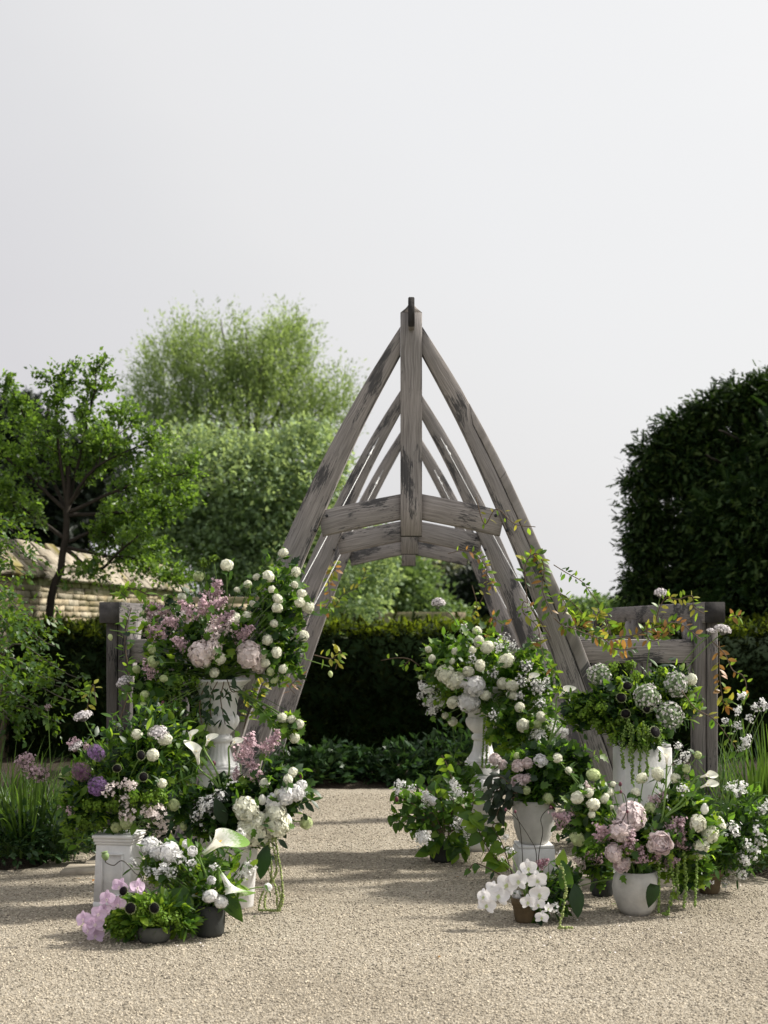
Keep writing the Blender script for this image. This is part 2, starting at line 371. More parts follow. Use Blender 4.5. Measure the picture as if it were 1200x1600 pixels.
# ------------------------------------------------------------------ timber arch
ARCH = thing('timber_arch', G(642.5, 9.54), 'weathered grey oak arch of curved frames with side pergola beams', 'arch')
ARCH.rotation_euler[2] = -math.atan(31.0 / F)
S0 = F / 9.54
def fx(px): return (px - 642.5) / S0
def fz(py): return EYE + (HOR - py) / S0
def sweep(mb, secs, c=.006, tint=1.0, u0=None):
    """secs: list of (centre, half vector a, half vector b); chamfered rectangle swept along; uv in metres"""
    u0 = R.uniform(0, 40) if u0 is None else u0
    V, per, us = [], None, [0.]
    for k, (C, a, b) in enumerate(secs):
        C, a, b = map(lambda q: np.array(tuple(q), float), (C, a, b)); la, lb = np.linalg.norm(a), np.linalg.norm(b)
        ca, cb = 1 - c / la, 1 - c / lb
        V += [C - a * ca - b, C + a * ca - b, C + a - b * cb, C + a + b * cb, C + a * ca + b, C - a * ca + b, C - a + b * cb, C - a - b * cb]
        if k == 0:
            e = [np.linalg.norm(V[(i + 1) % 8] - V[i]) for i in range(8)]; per = np.concatenate([[0], np.cumsum(e)])
        else: us.append(us[-1] + np.linalg.norm(C - C0))
        C0 = C
    Fq, UV = [], []
    for k in range(len(secs) - 1):
        for i in range(8):
            j = (i + 1) % 8
            Fq.append((k * 8 + i, k * 8 + j, k * 8 + 8 + j, k * 8 + 8 + i))
            UV.append([(us[k] + u0, per[i] + u0 * .37), (us[k] + u0, per[i + 1] + u0 * .37), (us[k + 1] + u0, per[i + 1] + u0 * .37), (us[k + 1] + u0, per[i] + u0 * .37)])
    mb.add(V, Fq, tint, UV)
    n = mb.n - len(V); L = len(V)
    mb.f.append(np.array([[n + 7 - i for i in range(8)]])); mb.u.append(None); mb.m.append(1)
    mb.f.append(np.array([[n + L - 8 + i for i in range(8)]])); mb.u.append(None); mb.m.append(1)
    return mb
OAK = [MAT['oak'], MAT['oak_end']]
def beam(name, A, B, wa, wb, parent=ARCH, side=(1, 0, 0), tint=1.0, n=6, sag=0.0, ends=False):
    """straight timber from A to B, half sizes wa (along side) and wb"""
    A, B = Vector(A), Vector(B); ax = (B - A).normalized(); s = Vector(side); s = (s - ax * s.dot(ax)).normalized(); k = ax.cross(s)
    secs = []
    for i in range(n + 1):
        f = i / n; C = A.lerp(B, f) + Vector((0, 0, sag * 4 * f * (1 - f)))
        w = 1 + .012 * math.sin(f * 7 + A.x * 5 + A.z)
        secs.append((C, s * wa * w, k * wb))
    return mk(name, sweep(MB(), secs, tint=tint).mesh(name, OAK), parent)
outer = [(513, 17), (585, 64), (651, 101), (716, 137), (786, 170), (851, 199), (898, 219), (928, 234), (1040, 279), (1180, 328), (1362, 388)]
inner = [(555, 17), (623, 54), (688, 87), (777, 125), (837, 151), (893, 175), (995, 210), (1060, 233), (1180, 273), (1362, 326)]
oz = np.array([fz(a) for a, b in outer]); ox = np.array([b / S0 for a, b in outer])
iz = np.array([fz(a) for a, b in inner]); ix = np.array([b / S0 for a, b in inner])
def smooth_poly(z, x):
    u = np.linspace(0, len(z) - 1, 30); k = np.arange(len(z))
    zz = np.interp(u, k, z); xx = np.interp(u, k, x)
    for _ in range(4):
        xx[1:-1] = (xx[:-2] + 2 * xx[1:-1] + xx[2:]) / 4; zz[1:-1] = (zz[:-2] + 2 * zz[1:-1] + zz[2:]) / 4
    return zz, xx
OZ, OX = smooth_poly(oz, ox); IZ, IX = smooth_poly(iz, ix)
def blade(sgn, y, name, half=None, hd=.062):
    mb = MB(); secs = []
    for k in range(30):
        o = Vector((sgn * OX[k], y, OZ[k])); i = Vector((sgn * IX[k], y, IZ[k]))
        if half == 'inner': o = i.lerp(o, .60 if k >= 6 else 1.0 if k < 5 else .99)
        if half == 'outer': i = i.lerp(o, .628)
        secs.append(((o + i) / 2, (o - i) / 2, Vector((0, hd, 0))))
    if half == 'outer':
        secs = secs[5:]; C0, a0, b0 = secs[0]; secs[0] = (C0 + a0 * .8, a0 * .2, b0)
    return mk(name, sweep(mb, secs, .005).mesh(name, OAK), ARCH)
BAY = 9.54 * .27
KW = 16.8 / S0
def peg(parent, x, y, z):
    mb = MB(); lathe(mb, [(.0001, 0), (.011, 0), (.011, .012), (.008, .016), (.0001, .016)], 10)
    return mk('peg', mb.mesh('peg', MAT['iron'], True), parent, M=Matrix.Translation((x, y, z)) @ Matrix.Rotation(math.radians(90), 4, 'X'))
for f in range(3):
    y = f * BAY
    # king post with pointed head and hanging foot
    top, sh, bot = fz(478), fz(492), fz(838)
    mb = MB(); c = .006
    secs = [(Vector((0, y, z)), Vector((KW, 0, 0)), Vector((0, .075, 0))) for z in np.linspace(bot, sh, 8)]
    sweep(mb, secs, c, u0=[3.1, 17.7, 26.2][f])
    secs = [(Vector((0, y, sh + (top - sh) * k)), Vector((max(KW * (1 - k), .012), 0, 0)), Vector((0, .0745, 0))) for k in (0, .5, 1)]
    sweep(mb, secs, .002, 1.5)
    kp = mk('king_post', mb.mesh('king_post', OAK), ARCH)
    for sgn in (-1, 1):
        if sgn > 0 and f == 0:
            blade(sgn, y, 'curved_blade', 'inner'); tag(blade(sgn, y, 'curved_blade', 'outer'), 'outer strip of the blade split away along a dark crack')
            # dark heart of the crack, set back between the two strips
            mb = MB(); secs = []
            for k in range(6, 30):
                o = Vector((OX[k], y, OZ[k])); i = Vector((IX[k], y, IZ[k])); C = i.lerp(o, .614)
                secs.append((C, (o - i).normalized() * ((o - i).length * .016 + .001), Vector((0, .045, 0))))
            mk('split', sweep(mb, secs, .0004).mesh('split', [MAT['oak_end'], MAT['oak_end']]), ARCH)
        else: blade(sgn, y, 'curved_blade')
        # collar arm rising to the post
        xo = sgn * (150 / S0); A = Vector((sgn * KW * .7, y + .004, (fz(772) + fz(811)) / 2)); B = Vector((sgn * 142 / S0, y + .004, (fz(800) + fz(838)) / 2))
        beam('collar_arm', A, B, .05, .083, side=(0, 1, 0), sag=.004, n=8)
        for px_, pz_ in ((143, 826), (131, 803)):
            peg(ARCH, sgn * px_ / S0 * (1.04 if px_ == 143 else 1), y - .064, fz(pz_ + 4))
        # side post of the pergola, double timber with a groove
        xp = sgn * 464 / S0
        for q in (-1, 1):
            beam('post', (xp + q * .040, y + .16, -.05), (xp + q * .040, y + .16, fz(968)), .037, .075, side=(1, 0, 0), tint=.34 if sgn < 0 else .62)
        beam('cross_beam', (sgn * 250 / S0, y + .17, fz(1018)), (sgn * 448 / S0, y + .17, fz(1018)), .045, .08, side=(0, 1, 0))
        beam('brace', (xp - sgn * .03, y + .28, fz(1075)), (xp - sgn * .03, y + .62, fz(977)), .035, .04, side=(1, 0, 0), tint=1.05)
        mb = MB(); boxes(mb, xp - .2, xp + .2, y - .06, y + .4, -.02, .035, .012)
        mk('pad_stone', mb.mesh('pad_stone', MAT['slab']), ARCH)
        mb = MB(); xb = sgn * 356 / S0; boxes(mb, xb - .24, xb + .24, y - .16, y + .2, -.02, .03, .012)
        mk('pad_stone', mb.mesh('pad_stone', MAT['slab']), ARCH)
for sgn in (-1, 1):
    xp = sgn * 472 / S0
    beam('top_plate', (xp, -.02, fz(957)), (xp, 2 * BAY + .45, fz(957)), .068, .07, side=(1, 0, 0), tint=1.5 if sgn < 0 else .75, n=12)  # left plate's paler tint paints in the sun on its inner face
mb = MB()
beam('ridge_board', (0, -.19, fz(497)), (0, 2 * BAY + .25, fz(497)), .021, .098, side=(1, 0, 0), tint=.7)
def cable(A, B, r=.0035):
    mb = MB(); tube(mb, [A, (Vector(A) + Vector(B)) / 2 - Vector((0, 0, .015)), B], r, 5); return mk('cable', mb.mesh('cable', MAT['steel'], True), ARCH)
def blade_at(z, sgn, y):
    return Vector((sgn * float(np.interp(-z, -((OZ + IZ) / 2), (OX + IX) / 2)), y, z))
for sgn in (-1, 1):
    for f in (0, 1):
        cable(blade_at(1.15, sgn, f * BAY + .08), blade_at(3.2, sgn, (f + 1) * BAY - .07))
        a = blade_at(3.2, sgn, (f + 1) * BAY - .07); b = blade_at(1.15, sgn, f * BAY + .08); dd = (b - a).normalized()
        mb = MB(); lathe(mb, [(.0001, 0), (.008, .01), (.011, .03), (.006, .06), (.006, .1), (.011, .13), (.008, .15), (.0001, .16)], 8)
        mk('turnbuckle', mb.mesh('turnbuckle', MAT['steel'], True), ARCH, M=Matrix.Translation(a + dd * .12) @ dd.to_track_quat('Z', 'Y').to_matrix().to_4x4())

# ------------------------------------------------------------------ stone garden wall with slate coping
def stone_mesh(w, h, dpt, name, m, seed):
    r = np.random.default_rng(seed); mb = MB(); boxes(mb, 0, w, 0, dpt, 0, h, .003)
    v = mb.v[0] + r.normal(size=mb.v[0].shape) * np.array([.006, .004, .004]); mb.v[0] = v
    return mb.mesh(name, m)
def garden_wall(A, B, zt, courses, label, coping=True, zlo=1.3):
    A, B = Vector(A), Vector(B); L = (B - A).length; ax = (B - A) / L; ang = math.atan2(ax.y, ax.x)
    w = thing('stone_wall', A, label, 'wall'); w.rotation_euler[2] = ang
    mb = MB(); boxes(mb, 0, L, .03, .40, 0, zt - .01, .01)
    mk('wall_core', mb.mesh('wall_core', MAT['mortar']), w)
    h = (zt - zlo) / courses
    vs = [[stone_mesh(ww, h * .93, .12, 'stone', MAT['wall_stone'], q * 7 + p) for p, ww in enumerate((.22, .31, .40, .52))] for q in range(2)]
    for c in range(courses):
        x = -R.uniform(0, .1) if c % 2 else 0.
        while x < L - .1:
            p = int(R.integers(0, 4)); wd = (.22, .31, .40, .52)[p]
            if x + wd > L: break
            if x >= 0: mk('stone', vs[int(R.integers(0, 2))][p], w, (x, R.uniform(-.006, .008), zlo + c * h))
            x += wd + .012
    if coping:
        # pitched coping of stone slates in overlapping courses
        rows = 4; sl = [stone_mesh(ww, .035, .24, 'slate', MAT['slate'], 40 + p) for p, ww in enumerate((.26, .34, .45))]
        mb = MB(); pr = [(-.08, zt - .005), (.215, zt + .34), (.51, zt - .005)]
        mb.add([(0, a, b) for a, b in pr] + [(L, a, b) for a, b in pr], [(0, 3, 4, 1), (1, 4, 5, 2)])
        mb.add([(0, a, b) for a, b in pr] + [(L, a, b) for a, b in pr], [(0, 1, 2), (5, 4, 3)])
        mk('coping_bed', mb.mesh('coping_bed', MAT['mortar']), w)
        tilt = Matrix.Rotation(math.atan2(.34, .295) * .95, 4, 'X')
        for r_ in range(rows):
            x = -R.uniform(0, .15)
            while x < L:
                p = int(R.integers(0, 3)); wd = (.26, .34, .45)[p]
                yy = -.115 + r_ * .08; zz = zt - .01 + r_ * .092
                mk('slate', sl[p], w, M=Matrix.Translation((x, yy + R.normal() * .008, zz + R.normal() * .006)) @ tilt @ Matrix.Rotation(R.normal() * .03, 4, 'Y'))
                x += wd + .008
        mb = MB(); tube(mb, [(0, .215, zt + .34), (L, .215, zt + .34)], .06, 8); mk('ridge_stone', mb.mesh('ridge_stone', MAT['slate'], True), w)
    return w
garden_wall((-4.28, 14.6, 0), (-3.62, 25.6, 0), 2.16, 11, 'honey stone garden wall with pitched slate coping behind the fruit tree')
garden_wall((-3.9, 27.5, 0), (-1.9, 27.9, 0), 2.12, 6, 'low stretch of stone wall past the end of the slate coping', False, 1.3)
garden_wall((-.15, 40, 0), (2.3, 40, 0), 1.90, 4, 'distant low stone wall seen through the arch above the hedge', False, 1.2)

# ------------------------------------------------------------------ trees, hedge
leaf4 = (np.array([(0, 0, 0), (-.32, .45, .06), (0, 1, -.05), (.32, .45, .06)], float), [np.array([(0, 1, 2), (0, 2, 3)])])
leafN = (np.array([(0, 0, 0), (-.14, .45, .03), (0, 1, -.05), (.14, .45, .03)], float), [np.array([(0, 1, 2), (0, 2, 3)])])
def needle_spray():
    V, Fc = [(0, 0, 0), (.03, 1, -.06), (-.03, 1, -.06)], [(0, 1, 2)]
    for k in range(7):
        y = .08 + k * .13; l = .34 * (1 - .45 * y)
        for sg in (-1, 1):
            n = len(V); V += [(0, y - .02, 0), (0, y + .13, 0), (sg * l, y + .22, -.05)]; Fc.append((n, n + 1, n + 2))
    return np.array(V, float), [np.array(Fc)]
spray = needle_spray()
def lumpy(dirs, seed, amp, k=7):
    r = np.random.default_rng(seed); s = np.zeros(len(dirs))
    for i in range(k):
        s += np.sin(dirs @ (r.normal(size=3) * (2 + i)) + r.uniform(0, 6.3)) / (1 + i * .4)
    return 1 + amp * s
def crown_pts(blobs, n, lo=.5, hi=1.0, amp=.12, seed=0, upper=None):
    """points and outward directions in lumpy ellipsoids [(centre, (rx,ry,rz), weight)]"""
    w = np.array([b[2] if len(b) > 2 else b[1][0] * b[1][2] for b in blobs], float); w /= w.sum()
    ps, ds, rs = [], [], []
    for i, b in enumerate(blobs):
        m = int(n * w[i]) + 1; dr = nrm(R.normal(size=(m, 3))); rad = lo + (hi - lo) * R.random(m) ** .6
        rr = rad * lumpy(dr, seed + i, amp); r3 = np.array(b[1])
        ps.append(np.array(tuple(b[0])) + dr * r3 * rr[:, None]); ds.append(nrm(dr / r3)); rs.append(rad)
    return np.concatenate(ps), np.concatenate(ds), np.concatenate(rs)
def twig_leaves(mb, S, D, L, K, size, tpl, droop=0.0, spread=.8, tl=.5, tv=.45, jit=.02, up=.0, stem=None):
    """leaves along many small twigs: S starts, D directions, L lengths, K leaves each"""
    n = len(S); D = nrm(D)
    tt = np.linspace(.12, 1, K)
    base = S[:, None] + D[:, None] * (L[:, None] * tt)[..., None]
    base[..., 2] -= droop * (L[:, None] * tt) ** 2
    base += R.normal(size=base.shape) * jit
    side = R.normal(size=(n, K, 3)); dl = nrm(D[:, None] + side * spread + np.array([0, 0, up - droop * .8]))
    nn = nrm(np.array([0, 0, 1.]) + R.normal(size=(n * K, 3)) * .6)
    rot = frame_from(dl.reshape(-1, 3), n=nn)
    tint = np.repeat(R.uniform(1 - tv, 1 + tv, n), K) * R.uniform(.75, 1.25, n * K)
    mb.inst(tpl, base.reshape(-1, 3), rot, size * R.uniform(.6, 1.3, n * K), tint)
    return base
BARK = {'grey': plain('bark_grey', (.10, .09, .075), .9, .8, 25, .35, 6), 'dark': plain('bark_dark', (.035, .028, .022), .9, .8, 25, .35, 6)}
def limbs(name, parent, O, lines, m, label=None):
    mb = MB()
    for pts, r0, r1 in lines:
        q = spline(pts, 5 * len(pts)); q = q + R.normal(size=q.shape) * r0 * .12
        tube(mb, q - np.array(tuple(O)), np.linspace(r0, r1, len(q)), 8)
    return mk(name, mb.mesh(name, m, True), parent)
def shift(mb, O):
    mb.v = [v - np.array(tuple(O)) for v in mb.v]; return mb

LM = {
 'fruit': leaf_mat('fruit_leaf', (.070, .130, .026), (.24, .40, .04), tf=.38, var=.0),
 'willow': leaf_mat('willow_leaf', (.190, .262, .115), tf=.42, var=.0, rough=.6),
 'silver': leaf_mat('silver_leaf', (.215, .285, .165), tf=.38, var=.0, rough=.6),
 'mid': leaf_mat('mid_leaf', (.115, .18, .07), tf=.30, var=.0, rough=.6),
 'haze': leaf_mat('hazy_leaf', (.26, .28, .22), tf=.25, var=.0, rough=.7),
 'yew': leaf_mat('yew_needle', (.022, .050, .013), tf=.16, var=.0, rough=.55, spec=.15),
 'hedge': leaf_mat('hedge_needle', (.013, .023, .005), (.08, .10, .010), tf=.14, var=.0, rough=.6, spec=.1),
 'hedgelit': leaf_mat('hedge_lit_tip', (.085, .125, .014), (.30, .38, .022), tf=.30, var=.0, rough=.6, spec=.1),  # yellower tips, lightened so the colour carries the sun on the hedge top
 'dark': leaf_mat('conifer_needle', (.016, .026, .016), tf=.1, var=.0, rough=.6),
}
def B(px, py, d, rx, ry, rd=None, w=None):
    k = d / F; b = (P(px, py, d), (rx * k, (rd if rd else (rx + ry) / 2) * k, ry * k))
    return b + ((w,) if w else ())

# feathery pale tree
d0 = 46; O = G(385, d0)
t = thing('feathery_tree', O, 'tall feathery pale green tree with wispy upright shoots behind the grey shrub', 'tree')
limbs('trunk', t, O, [([O, P(385, 850, d0), P(388, 700, d0)], .32, .2)] + [([P(388, 720, d0), P(388 + (x - 388) * .5, (y + 700) / 2 + 25, d0), P(x, y, d0 + R.uniform(-1.5, 1.5))], .13, .02) for x, y in ((250, 560), (300, 530), (345, 500), (385, 520), (430, 495), (470, 560), (520, 590), (280, 620), (500, 640), (410, 560))], BARK['grey'])
bl = [B(335, 600, d0, 50, 72), B(432, 590, d0, 55, 80), B(258, 600, d0, 36, 72), B(488, 660, d0, 40, 60), B(385, 670, d0, 120, 50), B(270, 670, d0, 50, 40), B(385, 600, d0, 40, 60), B(528, 635, d0, 22, 45), B(232, 640, d0, 18, 40), B(300, 560, d0, 24, 40), B(455, 545, d0, 22, 40)]
S, D, _ = crown_pts(bl, 5200, .2, 1.0, .2, 3)
mb = MB(); twig_leaves(mb, S, D * .5 + np.array([0, 0, .75]) + R.normal(size=S.shape) * .22, R.uniform(.4, 1.3, len(S)), 11, .14, leafN, droop=.10, spread=.6, jit=.05, tv=.3)
mk('crown', shift(mb, O).mesh('crown', LM['willow']), t)
# silver-grey rounded shrub tree
d0 = 34; O = G(390, d0)
t = thing('rounded_grey_tree', O, 'broad rounded grey-green tree between the fruit tree and the arch', 'tree')
limbs('trunk', t, O, [([O, P(390, 960, d0), P(392, 860, d0)], .3, .16)] + [([P(391, 900, d0), P((x + 391) / 2, (y + 880) / 2, d0), P(x, y, d0)], .1, .02) for x, y in ((300, 760), (350, 730), (420, 740), (470, 780), (320, 830), (450, 850))], BARK['grey'])
bl = [B(370, 790, d0, 110, 100), B(305, 760, d0, 75, 70), B(450, 770, d0, 75, 80), B(420, 880, d0, 100, 90), B(310, 880, d0, 90, 90), B(255, 810, d0, 45, 60), B(490, 720, d0, 45, 42), B(545, 900, d0, 60, 75)]
S, D, _ = crown_pts(bl, 7600, .66, 1.0, .07, 21)
mb = MB(); twig_leaves(mb, S, D + np.array([0, 0, .35]) + R.normal(size=S.shape) * .5, R.uniform(.25, .6, len(S)), 8, .13, leaf4, spread=.9, jit=.06, tv=.3)
mk('crown', shift(mb, O).mesh('crown', LM['silver']), t)
# soft trees far behind the hedge, seen through the arch
for nm, bls, d0, m, lab, px in (
    ('garden_tree', [(575, 915, 60, 70), (620, 935, 60, 55), (540, 950, 50, 45), (650, 980, 80, 30)], 44, 'mid', 'mid green tree seen through the arch above the hedge', 590),
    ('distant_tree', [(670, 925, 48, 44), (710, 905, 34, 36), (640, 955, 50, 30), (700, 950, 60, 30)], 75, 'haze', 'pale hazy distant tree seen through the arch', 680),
    ('distant_tree', [(745, 935, 34, 30), (790, 950, 60, 24), (720, 955, 30, 18)], 60, 'dark', 'dark distant tree showing between the far arch legs', 750),
    ('distant_tree', [(930, 985, 60, 32), (990, 990, 50, 40)], 60, 'mid', 'low distant tree under the sky beside the pergola post', 930)):
    O = G(px, d0); t = thing(nm, O, lab, 'tree')
    limbs('trunk', t, O, [([O, P(px, 985, d0), P(px + 3, 930, d0)], .25, .1)], BARK['grey'])
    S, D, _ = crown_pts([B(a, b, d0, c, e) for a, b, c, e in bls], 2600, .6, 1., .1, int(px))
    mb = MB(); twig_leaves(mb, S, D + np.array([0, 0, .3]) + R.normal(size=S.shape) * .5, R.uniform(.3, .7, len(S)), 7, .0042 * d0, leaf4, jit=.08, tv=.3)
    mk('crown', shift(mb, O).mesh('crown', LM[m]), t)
# dark conifer behind the fruit tree
d0 = 30; O = G(70, d0)
t = thing('dark_conifer', O, 'blackish green conifer standing behind the fruit tree', 'tree')
limbs('trunk', t, O, [([O, P(70, 900, d0), P(75, 620, d0)], .3, .03)], BARK['dark'])
bl = [B(10, 760, d0, 70, 100), B(75, 810, d0, 60, 70), B(140, 760, d0, 26, 60), B(10, 700, d0, 40, 50)]
S, D, _ = crown_pts(bl, 4200, .35, 1., .14, 77)
mb = MB(); twig_leaves(mb, S, D + np.array([0, 0, .25]) + R.normal(size=S.shape) * .4, R.uniform(.2, .6, len(S)), 5, .26, spray, jit=.05)
mk('crown', shift(mb, O).mesh('crown', LM['dark']), t)
# yew on the other side
d0 = 19; O = G(1290, d0)
t = thing('yew_tree', O, 'massive dark yew tree with ragged feathery edge behind the pergola', 'tree')
lines = [([O, P(1290, 1000, d0), P(1285, 760, d0), P(1275, 600, d0)], .35, .06)]
ends = [(1000, 760), (1030, 700), (1060, 660), (1110, 640), (1160, 620), (1010, 830), (1005, 900), (1015, 960), (1200, 610), (1240, 600), (1080, 760), (1150, 720), (1020, 1020)]
lines += [([P(1288, y + 120, d0), P((1288 + x) / 2, y + 40, d0 - R.uniform(0, .7)), P(x * .72 + 1288 * .28, y + 12, d0 - R.uniform(-.4, .8))], .06, .010) for x, y in ends]
limbs('trunk', t, O, lines, BARK['dark'])
bl = [B(1248, 855, d0, 200, 178, 205, 10), B(1238, 970, d0, 206, 145, 206, 7), B(1278, 730, d0, 138, 86, 142, 5)]
Si, Di, _ = crown_pts(bl, 9000, .25, .86, .06, 5)
mb = MB(); twig_leaves(mb, Si, Di + R.normal(size=Si.shape) * .6, R.uniform(.15, .4, len(Si)), 4, .22, spray, spread=.8, jit=.05, tv=.4)
mk('inner_foliage', shift(mb, O).mesh('inner_foliage', LM['yew']), t)
S, D, rr = crown_pts(bl, 17000, .6, 1.0, .05, 5)
S2, D2, _ = crown_pts([B(1008, 752, d0, 26, 13), B(1032, 708, d0, 32, 15), B(1072, 672, d0, 34, 15), B(1120, 645, d0, 32, 18), B(1010, 800, d0, 28, 15), B(1014, 850, d0, 28, 26), B(1010, 915, d0, 26, 30), B(1165, 626, d0, 30, 20), B(1202, 612, d0, 24, 24), B(1010, 985, d0, 24, 32), B(1145, 612, d0, 6, 16), B(1100, 648, d0, 7, 15), B(1060, 740, d0, 30, 26), B(1110, 700, d0, 34, 24)], 6500, .0, .92, .1, 9)
S, D = np.concatenate([S, S2]), np.concatenate([D, D2])
mb = MB(); twig_leaves(mb, S, D * np.array([1, 1, .5]) + np.array([0, 0, -.12]) + R.normal(size=S.shape) * .35, R.uniform(.10, .27, len(S)), 5, .09, spray, droop=.3, spread=.55, jit=.03, tv=.75)
mk('crown', shift(mb, O).mesh('crown', leaf_mat('yew_highlight', (.028, .058, .015), tf=.18, var=.0, rough=.55, spec=.15)), t)  # lighter green than the inner foliage, painting highlights onto the outer sprays
# clipped yew hedge
O = Vector((-.5, 15.9, 0))
t = thing('yew_hedge', O, 'clipped dark yew hedge closing the garden behind the arch', 'hedge')
mb = MB(); boxes(mb, -11, 11, .12, 1.2, 0, 1.52, .05); mk('core', mb.mesh('core', LM['yew']), t)
n = 19000; x = R.uniform(-11, 11, n); z = R.uniform(.05, 1.62, n) ** 1.0
S = np.stack([x, .10 + R.normal(size=n) * .05, z], 1); Df = np.tile([0, -1., .35], (n, 1))
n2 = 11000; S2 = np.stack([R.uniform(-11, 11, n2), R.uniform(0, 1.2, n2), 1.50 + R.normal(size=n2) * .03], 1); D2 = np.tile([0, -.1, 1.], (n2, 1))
lump = lambda a: np.sin(a * 1.7) * .03 + np.sin(a * 4.3 + 1) * .02
S[:, 1] += lump(S[:, 0]) + np.sin(S[:, 2] * 5) * .02; S2[:, 2] += lump(S2[:, 0] + 2) * .8
mb = MB(); twig_leaves(mb, S, Df + R.normal(size=S.shape) * .5, R.uniform(.05, .16, n), 3, .085, spray, spread=.6, jit=.01, tv=.45)
mk('foliage', mb.mesh('foliage', LM['hedge']), t); mb = MB()
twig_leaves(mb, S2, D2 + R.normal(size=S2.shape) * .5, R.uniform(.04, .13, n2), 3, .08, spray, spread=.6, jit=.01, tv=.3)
mk('lit_top_growth', mb.mesh('lit_top_growth', LM['hedgelit']), t)  # top growth in the lighter colour that paints in sunlight
# fruit tree in front of the wall
d0 = 16.9; O = G(66, d0)
t = thing('fruit_tree', O, 'leaning fruit tree with dark glossy leaves and slim grey trunk', 'tree')
br = [((105, 800), (60, 700), (20, 610)), ((105, 800), (130, 690), (150, 600)), ((108, 790), (170, 700), (190, 655)), ((105, 790), (90, 680), (90, 600)), ((100, 855), (150, 890), (200, 850), (260, 800)), ((110, 800), (200, 760), (290, 740)), ((100, 840), (30, 790), (-50, 740)), ((98, 850), (160, 830), (240, 860)), ((105, 800), (40, 740), (-60, 660)), ((100, 855), (180, 872), (262, 900)), ((108, 805), (210, 800), (300, 785)), ((106, 790), (150, 730), (232, 690))]
lines = [([O, P(78, 955, d0), P(96, 880, d0), P(105, 800, d0), P(108, 730, d0)], .055, .032)] + [([P(x, y, d0 + (0 if i == 0 else R.uniform(-.9, .9) * min(i, 2) * .5)) for i, (x, y) in enumerate(b)], .026, .006) for b in br]
S, D, sec = [], [], []
for pts, r0, r1 in lines[1:]:
    q = spline(pts, 40); g = nrm(np.gradient(q, axis=0))
    for k in np.linspace(9, 39, 13).astype(int):
        dr = nrm(g[k] * .8 + R.normal(size=3) * np.array([.8, .8, .45]) + np.array([0, 0, .28])); L = R.uniform(.25, .62) * (1.15 - k / 70)
        e = q[k] + dr * L + np.array([0, 0, -.06 * L]); w = quadc(q[k], e, R.normal(size=3) * .05 + np.array([0, 0, .05]), 24); sec.append((w[::5], .008, .003))
        m = 22; kk = R.integers(3, 24, m); gd = np.gradient(w, axis=0)
        S.append(w[kk] + R.normal(size=(m, 3)) * .035); D.append(nrm(gd[kk]) + R.normal(size=(m, 3)) * .75 + np.array([0, 0, .2]))
limbs('trunk', t, O, lines + sec, BARK['dark'])  # branches and separate side twigs are joined into this trunk part too
S, D = np.concatenate(S), nrm(np.concatenate(D))
mb = MB(); twig_leaves(mb, S, D, R.uniform(.06, .20, len(S)), 6, .062, leaf4, spread=1.0, jit=.012, tv=.5)
mk('crown', shift(mb, O).mesh('crown', LM['fruit']), t)
# ------------------------------------------------------------------ flower and leaf meshes
LM.update({
 'green': leaf_mat('bouquet_leaf', (.036, .092, .014), (.19, .37, .03), tf=.42, var=.7, vein=.15, vs=(9, 9, 9)),
 'lime': leaf_mat('lime_leaf', (.13, .235, .028), (.36, .54, .04), tf=.48, var=.5, vein=.15, vs=(9, 9, 9)),
 'deep': leaf_mat('deep_leaf', (.018, .046, .014), tf=.25, var=.6, vein=.25, vs=(14, 5, 9)),
 'yellow': leaf_mat('yellow_leaf', (.32, .32, .05), (.56, .52, .06), tf=.45, var=.4),
 'orange': leaf_mat('orange_leaf', (.32, .16, .05), (.52, .27, .06), tf=.45, var=.4),
 'rose': leaf_mat('shrub_leaf', (.055, .115, .018), (.20, .33, .025), tf=.38, var=.3),
 'grassy': leaf_mat('blade_leaf', (.055, .115, .022), (.16, .28, .03), tf=.35, var=.3),
 'bedleaf': leaf_mat('bed_leaf', (.035, .078, .028), tf=.28, var=.4),
 'peonyleaf': leaf_mat('peony_leaf', (.018, .034, .016), tf=.18, var=.4),
})
def pm(name, c, tr=None, tf=.30, var=.16, hue=.0, vein=.0): return leaf_mat(name, c, tr or tuple(min(.95, x * 1.05) for x in c), tf=tf, rough=.6, var=var, hue=hue, spec=.2, vein=vein, vs=(26, 3, 6))
PM = {
 'cream': pm('cream_petal', (.88, .88, .74)), 'greenish': pm('greenish_petal', (.62, .70, .38)), 'white': pm('white_petal', (.92, .91, .90)),
 'blush': pm('blush_petal', (.87, .77, .75)), 'pink': pm('pink_petal', (.88, .77, .77)), 'mauve': pm('mauve_petal', (.64, .47, .52)), 'dusk': pm('dusky_petal', (.36, .20, .24)),
 'purple': pm('purple_petal', (.33, .19, .42)), 'plum': pm('plum_petal', (.28, .14, .25)), 'umbel': pm('umbel_petal', (.84, .79, .80)), 'orchid': pm('orchid_petal', (.80, .79, .80), vein=.16),
 'lilacorchid': pm('mauve_orchid_petal', (.70, .54, .70), vein=.35), 'black': pm('blackish_floret', (.006, .004, .005), tf=.0), 'fringe': pm('pale_bract', (.42, .48, .24)),
 'lacegreen': pm('lace_petal', (.34, .46, .24)), 'bract': pm('lime_bract', (.15, .26, .03), (.30, .46, .04), var=.5), 'tassel': pm('tassel_floret', (.27, .40, .10), (.35, .5, .1)), 'paletassel': pm('pale_tassel', (.44, .52, .20)),
 'spadix': pm('spadix', (.75, .50, .06), tf=.0), 'calla': pm('calla_spathe', (.86, .86, .80)), 'greencalla': pm('green_calla', (.62, .72, .46), (.6, .75, .3), tf=.4),
 'pod': pm('seed_pod', (.20, .28, .12), tf=.0), 'budred': pm('dark_bud', (.14, .05, .07), tf=.0),
}
